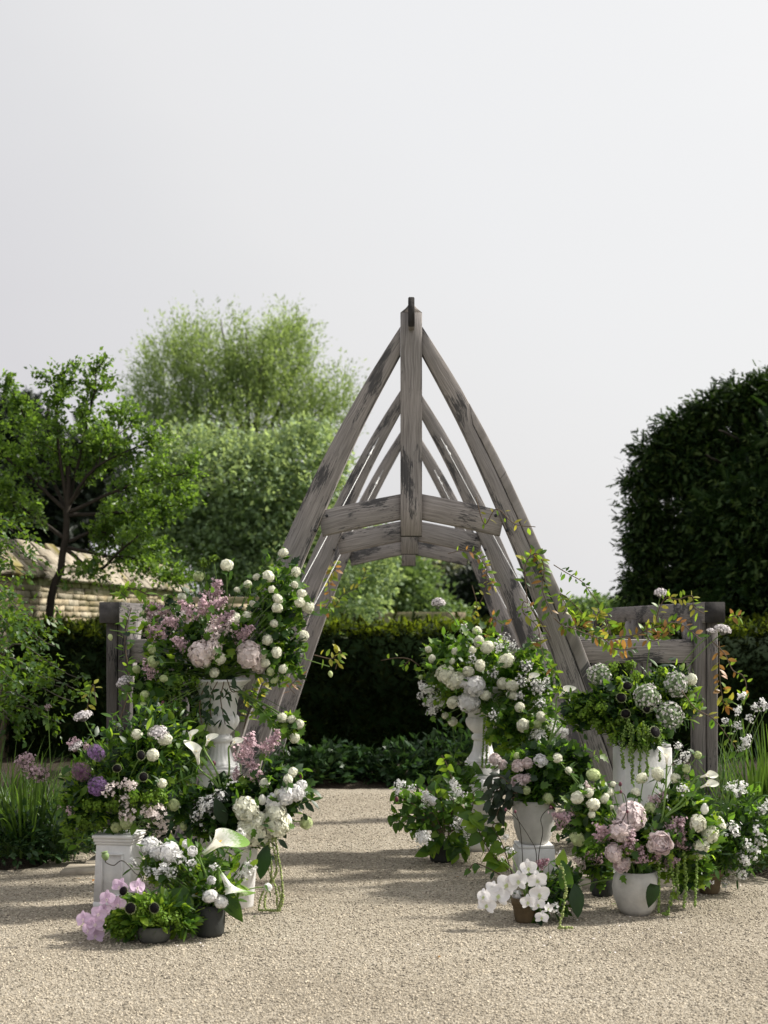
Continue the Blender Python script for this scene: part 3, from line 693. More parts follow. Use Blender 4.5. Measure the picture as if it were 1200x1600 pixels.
STEM = plain('green_stem', (.13, .22, .05), .5); STEMD = plain('dark_stem', (.035, .03, .022), .6); TWIG = plain('brown_twig', (.10, .07, .045), .8)

def fib(n, zmin=-1.):
    i = np.arange(n) + .5; z = 1 - (1 - zmin) * i / n; ph = i * 2.39996; r = np.sqrt(np.maximum(0, 1 - z * z))
    return np.stack([r * np.cos(ph), r * np.sin(ph), z], 1)
def floret(np_, w=.42, cup=.12, tipw=.0):
    V, Fc = [(0, 0, 0)], []
    for k in range(np_):
        a = 2 * math.pi * k / np_; ca, sa = math.cos(a), math.sin(a); n = len(V)
        for x, y, z in ((-w, .55, cup), (-w * .55, .95, cup * .8), (w * .55, .95, cup * .8), (w, .55, cup)):
            V.append((x * ca - y * sa, x * sa + y * ca, z))
        Fc += [(0, n + 3, n), (n, n + 3, n + 2), (n, n + 2, n + 1)]
    return np.array(V, float), [np.array(Fc)]
fl4, fl5, flB = floret(4, .42), floret(5, .34), floret(4, .52, .16)
star6 = floret(6, .10, .25)
ico = None
def ball(mb, r, tint=1.0, z=0.0, sq=1.0):
    lathe(mb, [(max(1e-4, r * math.sin(a)), z + sq * r * -math.cos(a)) for a in np.linspace(0, math.pi, 8)], 12, tint=tint)
def m_snow(mt, n=90, seed=0):
    r = np.random.default_rng(seed); mb = MB(); D = nrm(fib(n) + r.normal(size=(n, 3)) * .10)
    ball(mb, .42, .85); mb.inst(fl5, D * (.43 + r.random((n, 1)) * .05), upframe(D + r.normal(size=(n, 3)) * .18), r.uniform(.11, .15, n), r.uniform(.74, 1.12, n))
    return mb.mesh('bloom', mt)
def m_hyd(mt, n=115, seed=0, fs=.135):
    r = np.random.default_rng(seed); mb = MB(); D = nrm(fib(n, -.35) + r.normal(size=(n, 3)) * .14)
    ball(mb, .40, .9, -.02, .78); L = lumpy(D, seed, .05)[:, None]
    mb.inst(flB, D * np.array([1, 1, .78]) * (.42 + r.random((n, 1)) * .06) * L, upframe(D + r.normal(size=(n, 3)) * .28), r.uniform(fs * .75, fs * 1.1, n), r.uniform(.75, 1.12, n))
    return mb.mesh('bloom', mt)
def m_lace(seed):
    r = np.random.default_rng(seed); mb = MB(); n = 330; D = nrm(fib(n, -.3) + r.normal(size=(n, 3)) * .12); ball(mb, .38, .5, -.02, .82, )
    q = D * np.array([1, 1, .82]) * (.42 + r.random((n, 1)) * .07) * lumpy(D, seed, .05)[:, None]; k = r.random(n) < .45
    mb.inst(fl5, q[k], upframe(D[k] + r.normal(size=(k.sum(), 3)) * .3), r.uniform(.04, .065, k.sum()), r.uniform(.7, 1.1, k.sum()), 1)
    mb.inst(fl5, q[~k] * .97, upframe(D[~k] + r.normal(size=((~k).sum(), 3)) * .4), r.uniform(.04, .07, (~k).sum()), r.uniform(.45, 1., (~k).sum()), 0)
    return mb.mesh('bloom', [PM['lacegreen'], PM['umbel']])
def m_lilac(mts, seed=0, n=300, fat=.40):
    """branched panicle along +z, about 1 long"""
    r = np.random.default_rng(seed); mb = MB(); pts = []
    for k in range(11):
        h = .05 + .085 * k; w = fat * (1 - .75 * h); a = k * 2.4; c = np.array([math.cos(a) * w * .55, math.sin(a) * w * .55, h])
        q = c + r.normal(size=(n // 11, 3)) * np.array([w * .33, w * .33, .06]); pts.append(q)
        tube(mb, [(0, 0, h - .06), c], .008, 4, .4)
    tube(mb, [(0, 0, -.2), (0, 0, .95)], .012, 4, .4)
    pts = np.concatenate(pts); D = nrm(pts - np.array([0, 0, .4]) * 1.0 + r.normal(size=pts.shape) * .2)
    k = r.random(len(pts)) < .25
    mb.inst(fl4, pts[~k], upframe(D[~k]), r.uniform(.045, .068, (~k).sum()), r.uniform(.75, 1.2, (~k).sum()), 0)
    mb.inst(octa, pts[k], upframe(D[k]), np.stack([np.full(k.sum(), .014), np.full(k.sum(), .014), np.full(k.sum(), .032)], 1), r.uniform(.6, 1., k.sum()), 1)
    return mb.mesh('bloom', mts)
def m_allium(mt, seed=0, n=130):
    r = np.random.default_rng(seed); mb = MB(); D = nrm(fib(n) + r.normal(size=(n, 3)) * .08); q = D * r.uniform(.40, .5, (n, 1))
    for a in q[::2]: tube(mb, [a * .08, a], .006, 3, .5)
    ball(mb, .12, .5); mb.inst(star6, q, upframe(D), r.uniform(.085, .115, n), r.uniform(.6, 1.3, n)); return mb.mesh('bloom', mt)
def m_umbel(mt, seed=0, n=120):
    r = np.random.default_rng(seed); mb = MB(); D = nrm(fib(n, .0) + r.normal(size=(n, 3)) * .1); q = D * np.array([.5, .5, .36]) * r.uniform(.88, 1.05, (n, 1)) - np.array([0, 0, .1])
    for a in q[::4]: tube(mb, [(0, 0, -.4), a], .006, 3, .45)
    lathe(mb, [(1e-4, -.22), (.25, -.16), (.40, -.05), (.36, .08), (.2, .17), (1e-4, .2)], 12, tint=.42)
    mb.inst(fl5, q, upframe(D + r.normal(size=q.shape) * .2), r.uniform(.05, .07, n), r.uniform(.7, 1.1, n)); return mb.mesh('bloom', mt)
def m_spray(mt, seed=0, n=32, fs=.115, rad=.5):
    """loose head of small four-petalled flowers on fine stalks"""
    r = np.random.default_rng(seed); mb = MB(); D = nrm(r.normal(size=(n, 3)) + np.array([0, 0, .5])); q = D * r.uniform(.35, 1, (n, 1)) * rad
    for a in q: tube(mb, [(0, 0, -.3), a * .5 + np.array([0, 0, -.05]), a], .006, 3, .35)
    mb.inst(fl4, q, upframe(D + np.array([0, -.3, .1]) + r.normal(size=q.shape) * .5), r.uniform(fs * .7, fs * 1.1, n), r.uniform(.85, 1.08, n)); return mb.mesh('bloom', mt)
def m_scab(seed=0):
    r = np.random.default_rng(seed); mb = MB(); n = 150; D = fib(n, .05); q = D * np.array([.40, .40, .20])
    lathe(mb, [(1e-4, -.12), (.2, -.1), (.38, 0), (.34, .1), (.2, .17), (1e-4, .2)], 16); mb.inst(octa, q, upframe(D), np.stack([np.full(n, .03), np.full(n, .03), r.uniform(.04, .08, n)], 1), r.uniform(.5, 1.8, n))
    a = np.linspace(0, 2 * np.pi, 34, endpoint=False) + r.normal(size=34) * .05; D = np.stack([np.cos(a), np.sin(a), r.uniform(-.1, .35, 34)], 1)
    mb.inst(leaf4, D * np.array([.35, .35, .0]), frame_from(D, n=[0, 0, 1]), r.uniform(.13, .19, 34), r.uniform(.6, 1.1, 34), 1)
    return mb.mesh('bloom', [PM['black'], PM['fringe']])
def m_bract(seed=0, n=85):
    r = np.random.default_rng(seed); mb = MB(); D = nrm(r.normal(size=(n, 3)) + np.array([0, 0, .7])); q = D * np.array([.45, .45, .38]) * r.uniform(.3, 1, (n, 1))
    for a in q[::5]: tube(mb, [(0, 0, -.5), a], .010, 3, .5)
    mb.inst(flB, q, upframe(D + r.normal(size=q.shape) * .4), r.uniform(.045, .09, n), r.uniform(.5, 1.3, n)); return mb.mesh('bloom', PM['bract'])
def petal_grid(w, l, cup, curl, mt, name='petal', nx=4, ny=5, ruffle=.0, point=0.0, seed=0):
    r = np.random.default_rng(seed); V = []
    for j in range(ny + 1):
        v = j / ny; ww = w * (math.sin(math.pi * min(.97, .12 + .80 * v ** .8)) ** .65) * (1 - point * v ** 4)
        for i in range(nx + 1):
            u = i / nx * 2 - 1
            V.append((ww * u * .5, l * v - (u * u) * l * .06 * v, cup * (u * u) * ww + curl * v * v * l + ruffle * math.sin(u * 6 + seed) * v * w))
    i = (np.arange(ny)[:, None] * (nx + 1) + np.arange(nx)[None]).ravel()
    return MB().add(V, np.stack([i, i + 1, i + nx + 2, i + nx + 1], 1), r.uniform(.95, 1.05)).mesh(name, mt, True)
def m_calla(mt, wide=1.0):
    """funnel-shaped spathe along +z, drawn out to a curled point on its +y side"""
    V, tn = [], []; nv, na = 12, 22
    for j in range(nv + 1):
        v = j / nv; f = max(0, (v - .35) / .65)
        for i in range(na + 1):
            a = (i / na * 2 - 1) * math.radians(185 - 38 * f); back = (1 + math.cos(a)) / 2
            rr = (.05 + .055 * v + .15 * f ** 1.8 * (.75 + .45 * back)) * (1 + (wide - 1) * v)
            z = v * (.66 + .22 * back) - .07 * f ** 3 * (1 - back) + .10 * f ** 3 * back ** 4
            V.append((rr * math.sin(a), rr * math.cos(a) + .15 * f ** 2.5 * back ** 5 * wide, z - .03 * f ** 4 * abs(math.sin(a))))
            tn.append(min(1, f ** 2.2 * (.15 + .9 * back ** 2) + .55 * (1 - v) ** 3))
    i = (np.arange(nv)[:, None] * (na + 1) + np.arange(na)[None]).ravel()
    return MB().add(V, np.stack([i, i + 1, i + na + 2, i + na + 1], 1), np.array(tn)).mesh('spathe', mt, True)
def calla_mat(name, tip):
    m, t, o = mat(name); at = node(t, 'ShaderNodeAttribute', attribute_name='tint'); b = node(t, 'ShaderNodeBsdfPrincipled', i_Roughness=.45)
    tc = node(t, 'ShaderNodeTexCoord'); mp = node(t, 'ShaderNodeMapping'); mp.inputs['Scale'].default_value = (22, 22, 1.6); t.links.new(tc.outputs['Object'], mp.inputs[0]); nz = node(t, 'ShaderNodeTexNoise', i_Scale=1., i_Detail=3.); t.links.new(mp.outputs[0], nz.inputs[0])
    c = ramp(t, math_(t, 'ADD', at.outputs['Fac'], math_(t, 'MULTIPLY', math_(t, 'SUBTRACT', nz.outputs[0], .5), .9)), [(.2, (.86, .86, .80)), (.75, tip)]); t.links.new(c, b.inputs['Base Color']); tr = node(t, 'ShaderNodeBsdfTranslucent'); t.links.new(c, tr.inputs[0])
    mx = node(t, 'ShaderNodeMixShader', i_0=.3); t.links.new(b.outputs[0], mx.inputs[1]); t.links.new(tr.outputs[0], mx.inputs[2]); t.links.new(mx.outputs[0], o.inputs[0]); return m
def outline_leaf(pts, mt, fold=.12, curl=-.18, name='leaf', nm=5):
    """leaf from a half outline [(x,y)], with folded midrib and curled tip"""
    V, Fc = [], []
    for x, y in pts:
        z = curl * y * y
        V += [(-x, y, z + fold * x), (0, y, z), (x, y, z + fold * x)]
    for k in range(len(pts) - 1):
        a = 3 * k; Fc += [(a, a + 1, a + 4, a + 3), (a + 1, a + 2, a + 5, a + 4)]
    return MB().add(V, Fc).mesh(name, mt)
HEART = [(.0, -.02), (.22, -.04), (.36, .12), (.38, .32), (.28, .58), (.14, .82), (.0, 1.0)]
OVAL = [(.0, 0), (.12, .12), (.22, .35), (.22, .55), (.13, .82), (.0, 1.0)]
LOBED = [(.0, .0), (.20, .02), (.44, .26), (.26, .34), (.34, .62), (.13, .66), (.0, 1.0)]
LANCE = [(.0, 0), (.07, .2), (.10, .45), (.07, .75), (.0, 1.0)]
BROAD = [(.0, -.05), (.2, -.1), (.3, .1), (.3, .35), (.24, .6), (.12, .85), (.0, 1.05)]
def lv(sh, mt, curl=-.18): return outline_leaf(sh, LM[mt], curl=curl)
LEAF = {'lobed': lv(LOBED, 'green'), 'lobed2': lv(LOBED, 'green', .15), 'limelobed': lv(LOBED, 'lime'), 'heart': lv(HEART, 'green', -.3), 'limeheart': lv(HEART, 'lime', -.3), 'oval': lv(OVAL, 'green'),
        'limeoval': lv(OVAL, 'lime'), 'deep': lv(OVAL, 'deep'), 'deeplobed': lv(LOBED, 'deep'), 'yoval': lv(OVAL, 'yellow'), 'ooval': lv(OVAL, 'orange'), 'lance': lv(LANCE, 'green', -.35), 'dlance': lv(LANCE, 'deep', -.3), 'broad': lv(BROAD, 'green', -.45), 'dbroad': lv(BROAD, 'deep', -.45), 'peony': lv(OVAL, 'peonyleaf', -.3)}
LT = {k: (np.array([v.co[:] for v in m.vertices]), [np.array([p.vertices[:] for p in m.polygons])]) for k, m in LEAF.items()}
MESH = {}
for nm, fn, args in (('snow', m_snow, 'cream'), ('snowg', m_snow, 'greenish'), ('snoww', m_snow, 'white'), ('hyd', m_hyd, 'cream'), ('hydw', m_hyd, 'white'), ('hydb', m_hyd, 'blush'), ('hydp', m_hyd, 'pink')):
    MESH[nm] = [fn(PM[args], seed=q) for q in range(3)]
MESH['lace'] = [m_lace(q) for q in range(3)]
MESH['lilac'] = [m_lilac([PM['mauve'], PM['dusk']], q) for q in range(3)]
MESH['lilacp'] = [m_lilac([PM['blush'], PM['mauve']], q) for q in range(3)]
MESH['lilacw'] = [m_lilac([PM['white'], PM['cream']], q, fat=.44) for q in range(3)]
MESH['lilacd'] = [m_lilac([PM['dusk'], PM['plum']], q) for q in range(2)]
MESH['allium'] = [m_allium(PM['purple'], q) for q in range(2)]; MESH['alliumd'] = [m_allium(PM['plum'], 5)]
MESH['umbel'] = [m_umbel(PM['umbel'], q) for q in range(2)]
MESH['spray'] = [m_spray(PM['white'], q) for q in range(4)]; MESH['sprayb'] = [m_spray(PM['blush'], q) for q in range(3)]
MESH['mist'] = [m_spray(PM['white'], 9 + q, 40, .075, .5) for q in range(3)]
MESH['thal'] = [m_spray(PM['mauve'], 20 + q, 60, .09, .5) for q in range(2)]
MESH['scab'] = [m_scab(q) for q in range(2)]
MESH['bract'] = [m_bract(q) for q in range(3)]
PET = {c: [petal_grid(.95, .72, .55, .30, PM[c], ruffle=.03, seed=q) for q in range(3)] for c in ('blush', 'white', 'pink')}
PCORE = {c: m_hyd(PM[c], 34, 4, .24) for c in ('blush', 'white', 'pink')}
OPET = {c: (petal_grid(.60, .50, .10, -.05, PM[c], seed=1, nx=6), petal_grid(.34, .50, .12, -.06, PM[c], seed=2)) for c in ('orchid', 'lilacorchid')}
def lip_mesh(mt, name):
    mb = MB(); ball(mb, .055, 1, .03); mb.inst(leaf4, [(0, -.02, .03)] * 3, frame_from([(0, -1, .35), (.7, -.5, .4), (-.7, -.5, .4)], n=[0, .3, 1]), [.2, .15, .15], .9)
    return mb.mesh(name, mt)
LIP = {'orchid': lip_mesh(PM['greenish'], 'lip'), 'lilacorchid': lip_mesh(PM['pink'], 'lip')}
CALLA = {'calla': m_calla(calla_mat('calla_white', (.86, .87, .74))), 'greencalla': m_calla(calla_mat('calla_green_tip', (.22, .40, .08)), 1.25)}
mb = MB(); lathe(mb, [(1e-4, .1), (.022, .12), (.022, .5), (.012, .56), (1e-4, .57)], 8); SPADIX = mb.mesh('spadix', PM['spadix'], True)
mb = MB(); lathe(mb, [(1e-4, -.5), (.2, -.44), (.38, -.15), (.42, .1), (.3, .34), (.22, .38), (.40, .42), (.36, .5), (1e-4, .48)], 12); POD = mb.mesh('seed_pod', PM['pod'], True)
mb = MB(); lathe(mb, [(1e-4, -.5), (.22, -.4), (.36, -.1), (.30, .2), (.12, .45), (1e-4, .5)], 10); BUD = {k: mb.mesh('bud', PM[k], True) for k in ('greenish', 'budred', 'calla')}

# ------------------------------------------------------------------ vessels
WH = plain('white_painted_stone', (.75, .745, .74), .75, .3, 45, .16, 4); WH2 = plain('whitewash', (.71, .705, .705), .8, .4, 30, .18, 5)
CONC = plain('pale_concrete', (.50, .49, .46), .9, .5, 35, .24, 6); DARKP = plain('charcoal_pot', (.035, .038, .036), .65, .3, 30, .3, 8)
TERRA = plain('mossy_terracotta', (.115, .085, .048), .9, .5, 30, .35, 9); SOILM = plain('compost', (.02, .015, .01), .95)
def part(name, mb, m, parent, z=0.0, smooth=True):
    return mk(name, mb.mesh(name, m, smooth), parent, (0, 0, z))
def urn(loc, s, label, plinth_h):
    t = thing('fluted_urn', loc, label, 'urn'); z0 = plinth_h
    mb = MB(); boxes(mb, -.135, .135, -.135, .135, 0, .06, .008); boxes(mb, -.115, .115, -.115, .115, .06, plinth_h - .05, .006); boxes(mb, -.125, .125, -.125, .125, plinth_h - .05, plinth_h - .02, .006); boxes(mb, -.112, .112, -.112, .112, plinth_h - .02, plinth_h, .004)
    part('plinth', mb, WH, t, smooth=False)
    fl = lambda a, i: 1 + .045 * np.abs(np.sin(a * 9)) - .03
    mb = MB(); lathe(mb, [(.11, 0), (.112, .012), (.102, .02), (.095, .03), (.078, .06), (.068, .10), (.064, .14)], 72, fl)
    part('fluted_foot', mb, WH, t, z0)
    mb = MB(); lathe(mb, [(.064, .14), (.078, .148), (.084, .165), (.078, .182), (.066, .186), (.066, .20)], 32); part('collar_ring', mb, WH, t, z0)
    gd = lambda a, i: 1 + (.07 * np.abs(np.sin(a * 7)) - .03) * (1 if 0 < i < 6 else .25)
    mb = MB(); lathe(mb, [(.066, .195), (.088, .215), (.112, .245), (.124, .275), (.120, .30), (.108, .315)], 84, gd)
    lathe(mb, [(.106, .312), (.110, .36), (.117, .41), (.133, .46), (.155, .50), (.180, .523), (.196, .53), (.198, .541), (.186, .545), (.15, .52), (.12, .45), (1e-4, .42)], 64, lambda a, i: 1 + .012 * np.cos(a * 14))
    part('bowl', mb, WH, t, z0)
    mb = MB(); lathe(mb, [(.146, .505), (1e-4, .512)], 24); part('soil', mb, SOILM, t, z0)
    t.scale = (s, s, s); return t
urn(G(343, 9.0), 1.0, 'white fluted urn on a plinth in front of the arch leg with calla lilies', .74)
urn(G(754, 10.3), .98, 'white fluted urn on a plinth among snowballs beside the peonies', .66)
def pedestal(loc, w, h, label, rot=0., panel=True, cap=True):
    t = thing('pedestal', loc, label, 'pedestal'); t.rotation_euler[2] = math.radians(rot); a = w / 2
    if not cap:
        mb = MB(); boxes(mb, -a, a, -a, a, 0, h - .02, .005); part('shaft', mb, WH2, t, smooth=False); mb = MB(); boxes(mb, -a * .96, a * .96, -a * .96, a * .96, h - .02, h, .003); part('top_board', mb, WH2, t, smooth=False); return t
    mb = MB(); boxes(mb, -a, a, -a, a, 0, .05, .006); boxes(mb, -a * .98, a * .98, -a * .98, a * .98, .05, h - .055, .005, taper=.012); part('shaft', mb, WH2, t, smooth=False)
    mb = MB(); boxes(mb, -a * .93, a * .93, -a * .93, a * .93, h - .055, h - .04, .003); boxes(mb, -a * .98, a * .98, -a * .98, a * .98, h - .04, h - .02, .004); boxes(mb, -a * 1.04, a * 1.04, -a * 1.04, a * 1.04, h - .02, h, .004); part('cap', mb, WH2, t, smooth=False)
    if panel:
        mb = MB(); y = -a * .96; q = a * .55
        for x0, x1, z0, z1 in ((-q, q, h * .74, h * .755), (-q, q, h * .2, h * .215), (-q, -q + .008, h * .215, h * .74), (q - .008, q, h * .215, h * .74)): boxes(mb, x0, x1, y - .012, y + .02, z0, z1, .002)
        part('panel_moulding', mb, WH2, t, smooth=False)
    return t
pedestal(G(186, 8.2), .232, .43, 'short square whitewashed pedestal with moulded panel beside the mauve orchids', -9)
pedestal(G(1003, 8.95), .30, .885, 'tall white square column under the green lace flowers', 5, False, False)
pedestal(G(834, 9.05), .235, .235, 'low white square block under the grey concrete pot', 3, False, False)
def pot(loc, prof, m, label, name='flower_pot', cat='pot', lip=None, segs=40, rot=None):
    t = thing(name, loc, label, cat); mb = MB(); lathe(mb, prof, segs); part('body', mb, m, t)
    if lip: mb = MB(); lathe(mb, lip, segs); part('rim', mb, m, t)
    r, z = max(prof, key=lambda q: q[1]); mb = MB(); lathe(mb, [(r * .9, z - .03), (1e-4, z - .025)], 20); part('soil', mb, SOILM, t)
    return t
pot(P(834, 1308, 9.05) * 1 if False else Vector((G(834, 9.05).x, 9.05, .237)), [(1e-4, 0), (.085, 0), (.105, .03), (.125, .10), (.135, .18), (.140, .26), (.138, .275), (.128, .275), (.12, .22)], CONC, 'pale grey concrete pot raised on a white block, holding pink peonies')
pot(G(994, 8.02), [(1e-4, 0), (.078, 0), (.105, .035), (.128, .095), (.135, .15), (.128, .205), (.112, .24), (.104, .242), (.10, .22)], CONC, 'round pale concrete pot on the gravel with pink hydrangea')
pot(G(376, 8.2), [(1e-4, 0), (.068, 0), (.074, .01), (.100, .36), (.104, .37), (.104, .385), (.095, .385), (.09, .33)], WH2, 'white tapered bucket on the gravel behind the charcoal pot', 'bucket', 'bucket')
pot(G(327.5, 7.46), [(1e-4, 0), (.066, 0), (.076, .02), (.082, .08), (.083, .14), (.080, .165), (.074, .166), (.07, .14)], DARKP, 'charcoal pot with three white ranunculus on the gravel')
pot(G(241, 7.32), [(1e-4, 0), (.062, 0), (.078, .015), (.092, .05), (.096, .085), (.09, .088), (.085, .06)], plain('grey_stoneware', (.085, .088, .08), .75, .3, 30, .25, 8), 'low grey bowl of lime foliage on the gravel', 'bowl', 'bowl')
pot(G(820, 7.8), [(1e-4, 0), (.048, 0), (.054, .01), (.068, .095)], TERRA, 'small mossy terracotta pot under the white orchids', lip=[(.066, .09), (.073, .092), (.078, .135), (.07, .136), (.064, .11)])
pot(G(1108, 8.62), [(1e-4, 0), (.052, 0), (.06, .01), (.076, .11)], TERRA, 'brown terracotta pot at the end of the flower row', lip=[(.074, .105), (.082, .107), (.086, .15), (.078, .15), (.07, .12)])
pot(G(690, 9.75), [(1e-4, 0), (.07, 0), (.08, .02), (.095, .10), (.097, .125), (.09, .125), (.085, .10)], DARKP, 'blackish pot under heart-shaped leaves on the gravel')
pot(G(941, 8.55), [(1e-4, 0), (.06, 0), (.065, .01), (.075, .20), (.07, .20), (.068, .17)], DARKP, 'dark slim pot half hidden behind the round concrete pot', segs=28)
pot(G(280, 8.75), [(1e-4, 0), (.07, 0), (.08, .02), (.10, .30), (.095, .30), (.09, .26)], DARKP, 'tall dark pot in the shade behind the white honesty flowers', segs=28)
# ------------------------------------------------------------------ bouquets
T1, T2, T3, T4, T5, T6 = (60, 830, 2.553), (60, 1130, 2.553), (590, 930, 3.529), (590, 1150, 3.529), (860, 880, 3.529), (860, 1140, 3.529)
TN = {'1': T1, '2': T2, '3': T3, '4': T4, '5': T5, '6': T6}
def tp(T, x, y): return T[0] + x / T[2], T[1] + y / T[2]
ARR = {   # phrase, anchor (px, py, depth), lobes (px, py, rx, ry, depth), leaf kinds, filler leaves
 'A': ('in the left fluted urn bouquet', (343, 1062, 9.0), [(330, 1000, 105, 72, 9.0), (438, 945, 50, 85, 9.0), (255, 1085, 52, 105, 8.9), (275, 1180, 40, 80, 8.8), (440, 1030, 45, 45, 8.95), (452, 1132, 20, 20, 8.9)], ('lobed', 'lobed2', 'limelobed', 'deeplobed'), 2800),
 'B': ('above the short panelled pedestal', (190, 1300, 8.2), [(195, 1215, 92, 85, 8.2), (240, 1160, 55, 60, 8.25), (130, 1255, 40, 60, 8.2)], ('oval', 'lance', 'deep', 'limeoval'), 3000),
 'C': ('in the white bucket bouquet', (376, 1320, 8.2), [(385, 1275, 70, 55, 8.2), (440, 1240, 40, 50, 8.2), (330, 1270, 55, 45, 8.25)], ('lobed', 'deep', 'oval'), 2800),
 'D': ('around the charcoal pot', (327, 1418, 7.46), [(300, 1360, 80, 45, 7.6), (340, 1395, 48, 25, 7.46), (255, 1350, 35, 40, 7.6)], ('oval', 'lance', 'limeoval', 'green'), 1100),
 'E': ('in the low grey bowl', (241, 1445, 7.32), [(240, 1425, 55, 30, 7.32), (205, 1440, 45, 28, 7.35), (285, 1435, 25, 26, 7.35)], ('lance', 'limeoval', 'oval'), 1700),
 'F': ('in the right fluted urn bouquet', (754, 1095, 10.3), [(745, 1055, 85, 68, 10.3), (825, 1065, 62, 58, 10.2), (835, 1140, 55, 45, 10.0), (690, 1035, 34, 40, 10.3), (795, 1132, 42, 44, 10.0)], ('oval', 'lobed', 'lobed2', 'limelobed'), 3000),
 'G': ('above the blackish pot', (690, 1305, 9.75), [(670, 1265, 55, 50, 9.75), (715, 1230, 32, 50, 9.9)], ('heart', 'heart', 'oval'), 500),
 'H': ('in the raised concrete pot', (834, 1250, 9.05), [(845, 1205, 60, 38, 9.05), (885, 1200, 45, 42, 9.1), (850, 1235, 45, 28, 9.0)], ('lobed', 'oval', 'deeplobed'), 2200),
 'I': ('in the terracotta orchid pot', (820, 1408, 7.8), [(855, 1400, 38, 34, 7.8), (880, 1385, 26, 40, 7.85)], ('oval', 'lance', 'deep'), 500),
 'J': ('on the tall white column', (1003, 1150, 8.95), [(1000, 1100, 88, 58, 8.95), (945, 1110, 45, 45, 8.95), (1050, 1085, 42, 48, 8.95), (1000, 1150, 46, 22, 8.72), (908, 1112, 32, 36, 8.95)], ('oval', 'lance', 'deeplobed', 'limeoval'), 3600),
 'K': ('in the round concrete pot bouquet', (994, 1368, 8.02), [(1000, 1315, 70, 52, 8.05), (1075, 1285, 46, 70, 8.1), (918, 1270, 40, 50, 8.15), (1075, 1355, 45, 40, 8.2), (935, 1345, 40, 35, 8.3)], ('lobed', 'oval', 'deep', 'limelobed'), 3200),
 'L': ('at the right edge of the flowers', (1108, 1368, 8.62), [(1125, 1320, 50, 55, 8.62), (1165, 1290, 40, 60, 8.7), (1100, 1350, 26, 30, 8.6)], ('lance', 'oval', 'dlance'), 2200),
}
KIND = {  # mesh, object name, wording, category, leaves, leaf kind
 'snow': ('snowball_flower', 'cream snowball bloom', 3), 'snowg': ('snowball_flower', 'pale green snowball bloom', 3), 'snoww': ('pompom_flower', 'white pompom bloom', 2),
 'hyd': ('hydrangea_flower', 'large cream hydrangea head', 2), 'hydw': ('hydrangea_flower', 'white hydrangea head', 2), 'hydb': ('hydrangea_flower', 'blush pink hydrangea head', 2), 'hydp': ('hydrangea_flower', 'dusty pink hydrangea head', 2),
 'lace': ('lace_flower', 'grey-green lacy flower head', 2), 'lilac': ('lilac_flower', 'mauve lilac plume', 2), 'lilacp': ('lilac_flower', 'pale pink lilac plume', 2), 'lilacw': ('lilac_flower', 'white lilac plume', 2), 'lilacd': ('lilac_flower', 'deep rose lilac plume', 2),
 'allium': ('allium_flower', 'purple allium globe', 0), 'alliumd': ('allium_flower', 'plum allium globe', 0), 'umbel': ('dome_flower', 'pinkish white domed flower', 0),
 'spray': ('honesty_flower', 'small white flower cluster', 1), 'sprayb': ('rocket_flower', 'small pale pink flower cluster', 1), 'mist': ('blossom_spray', 'airy white blossom spray', 1), 'thal': ('meadow_rue_flower', 'fluffy mauve flower head', 0),
 'scab': ('cone_flower', 'black-centred fringed flower', 0), 'bract': ('spurge_flower', 'lime green leafy flower head', 0),
 'peonyb': ('peony_flower', 'pale pink peony', 2), 'peonyw': ('peony_flower', 'white peony', 2), 'peonyp': ('peony_flower', 'soft pink peony', 2),
 'budg': ('flower_bud', 'nodding green bud', 0), 'budr': ('flower_bud', 'dark red bud on thin stem', 0), 'tulip': ('tulip_flower', 'closed white tulip-like bud', 0), 'pod': ('poppy_pod', 'green poppy pod on curling stem', 0),
}
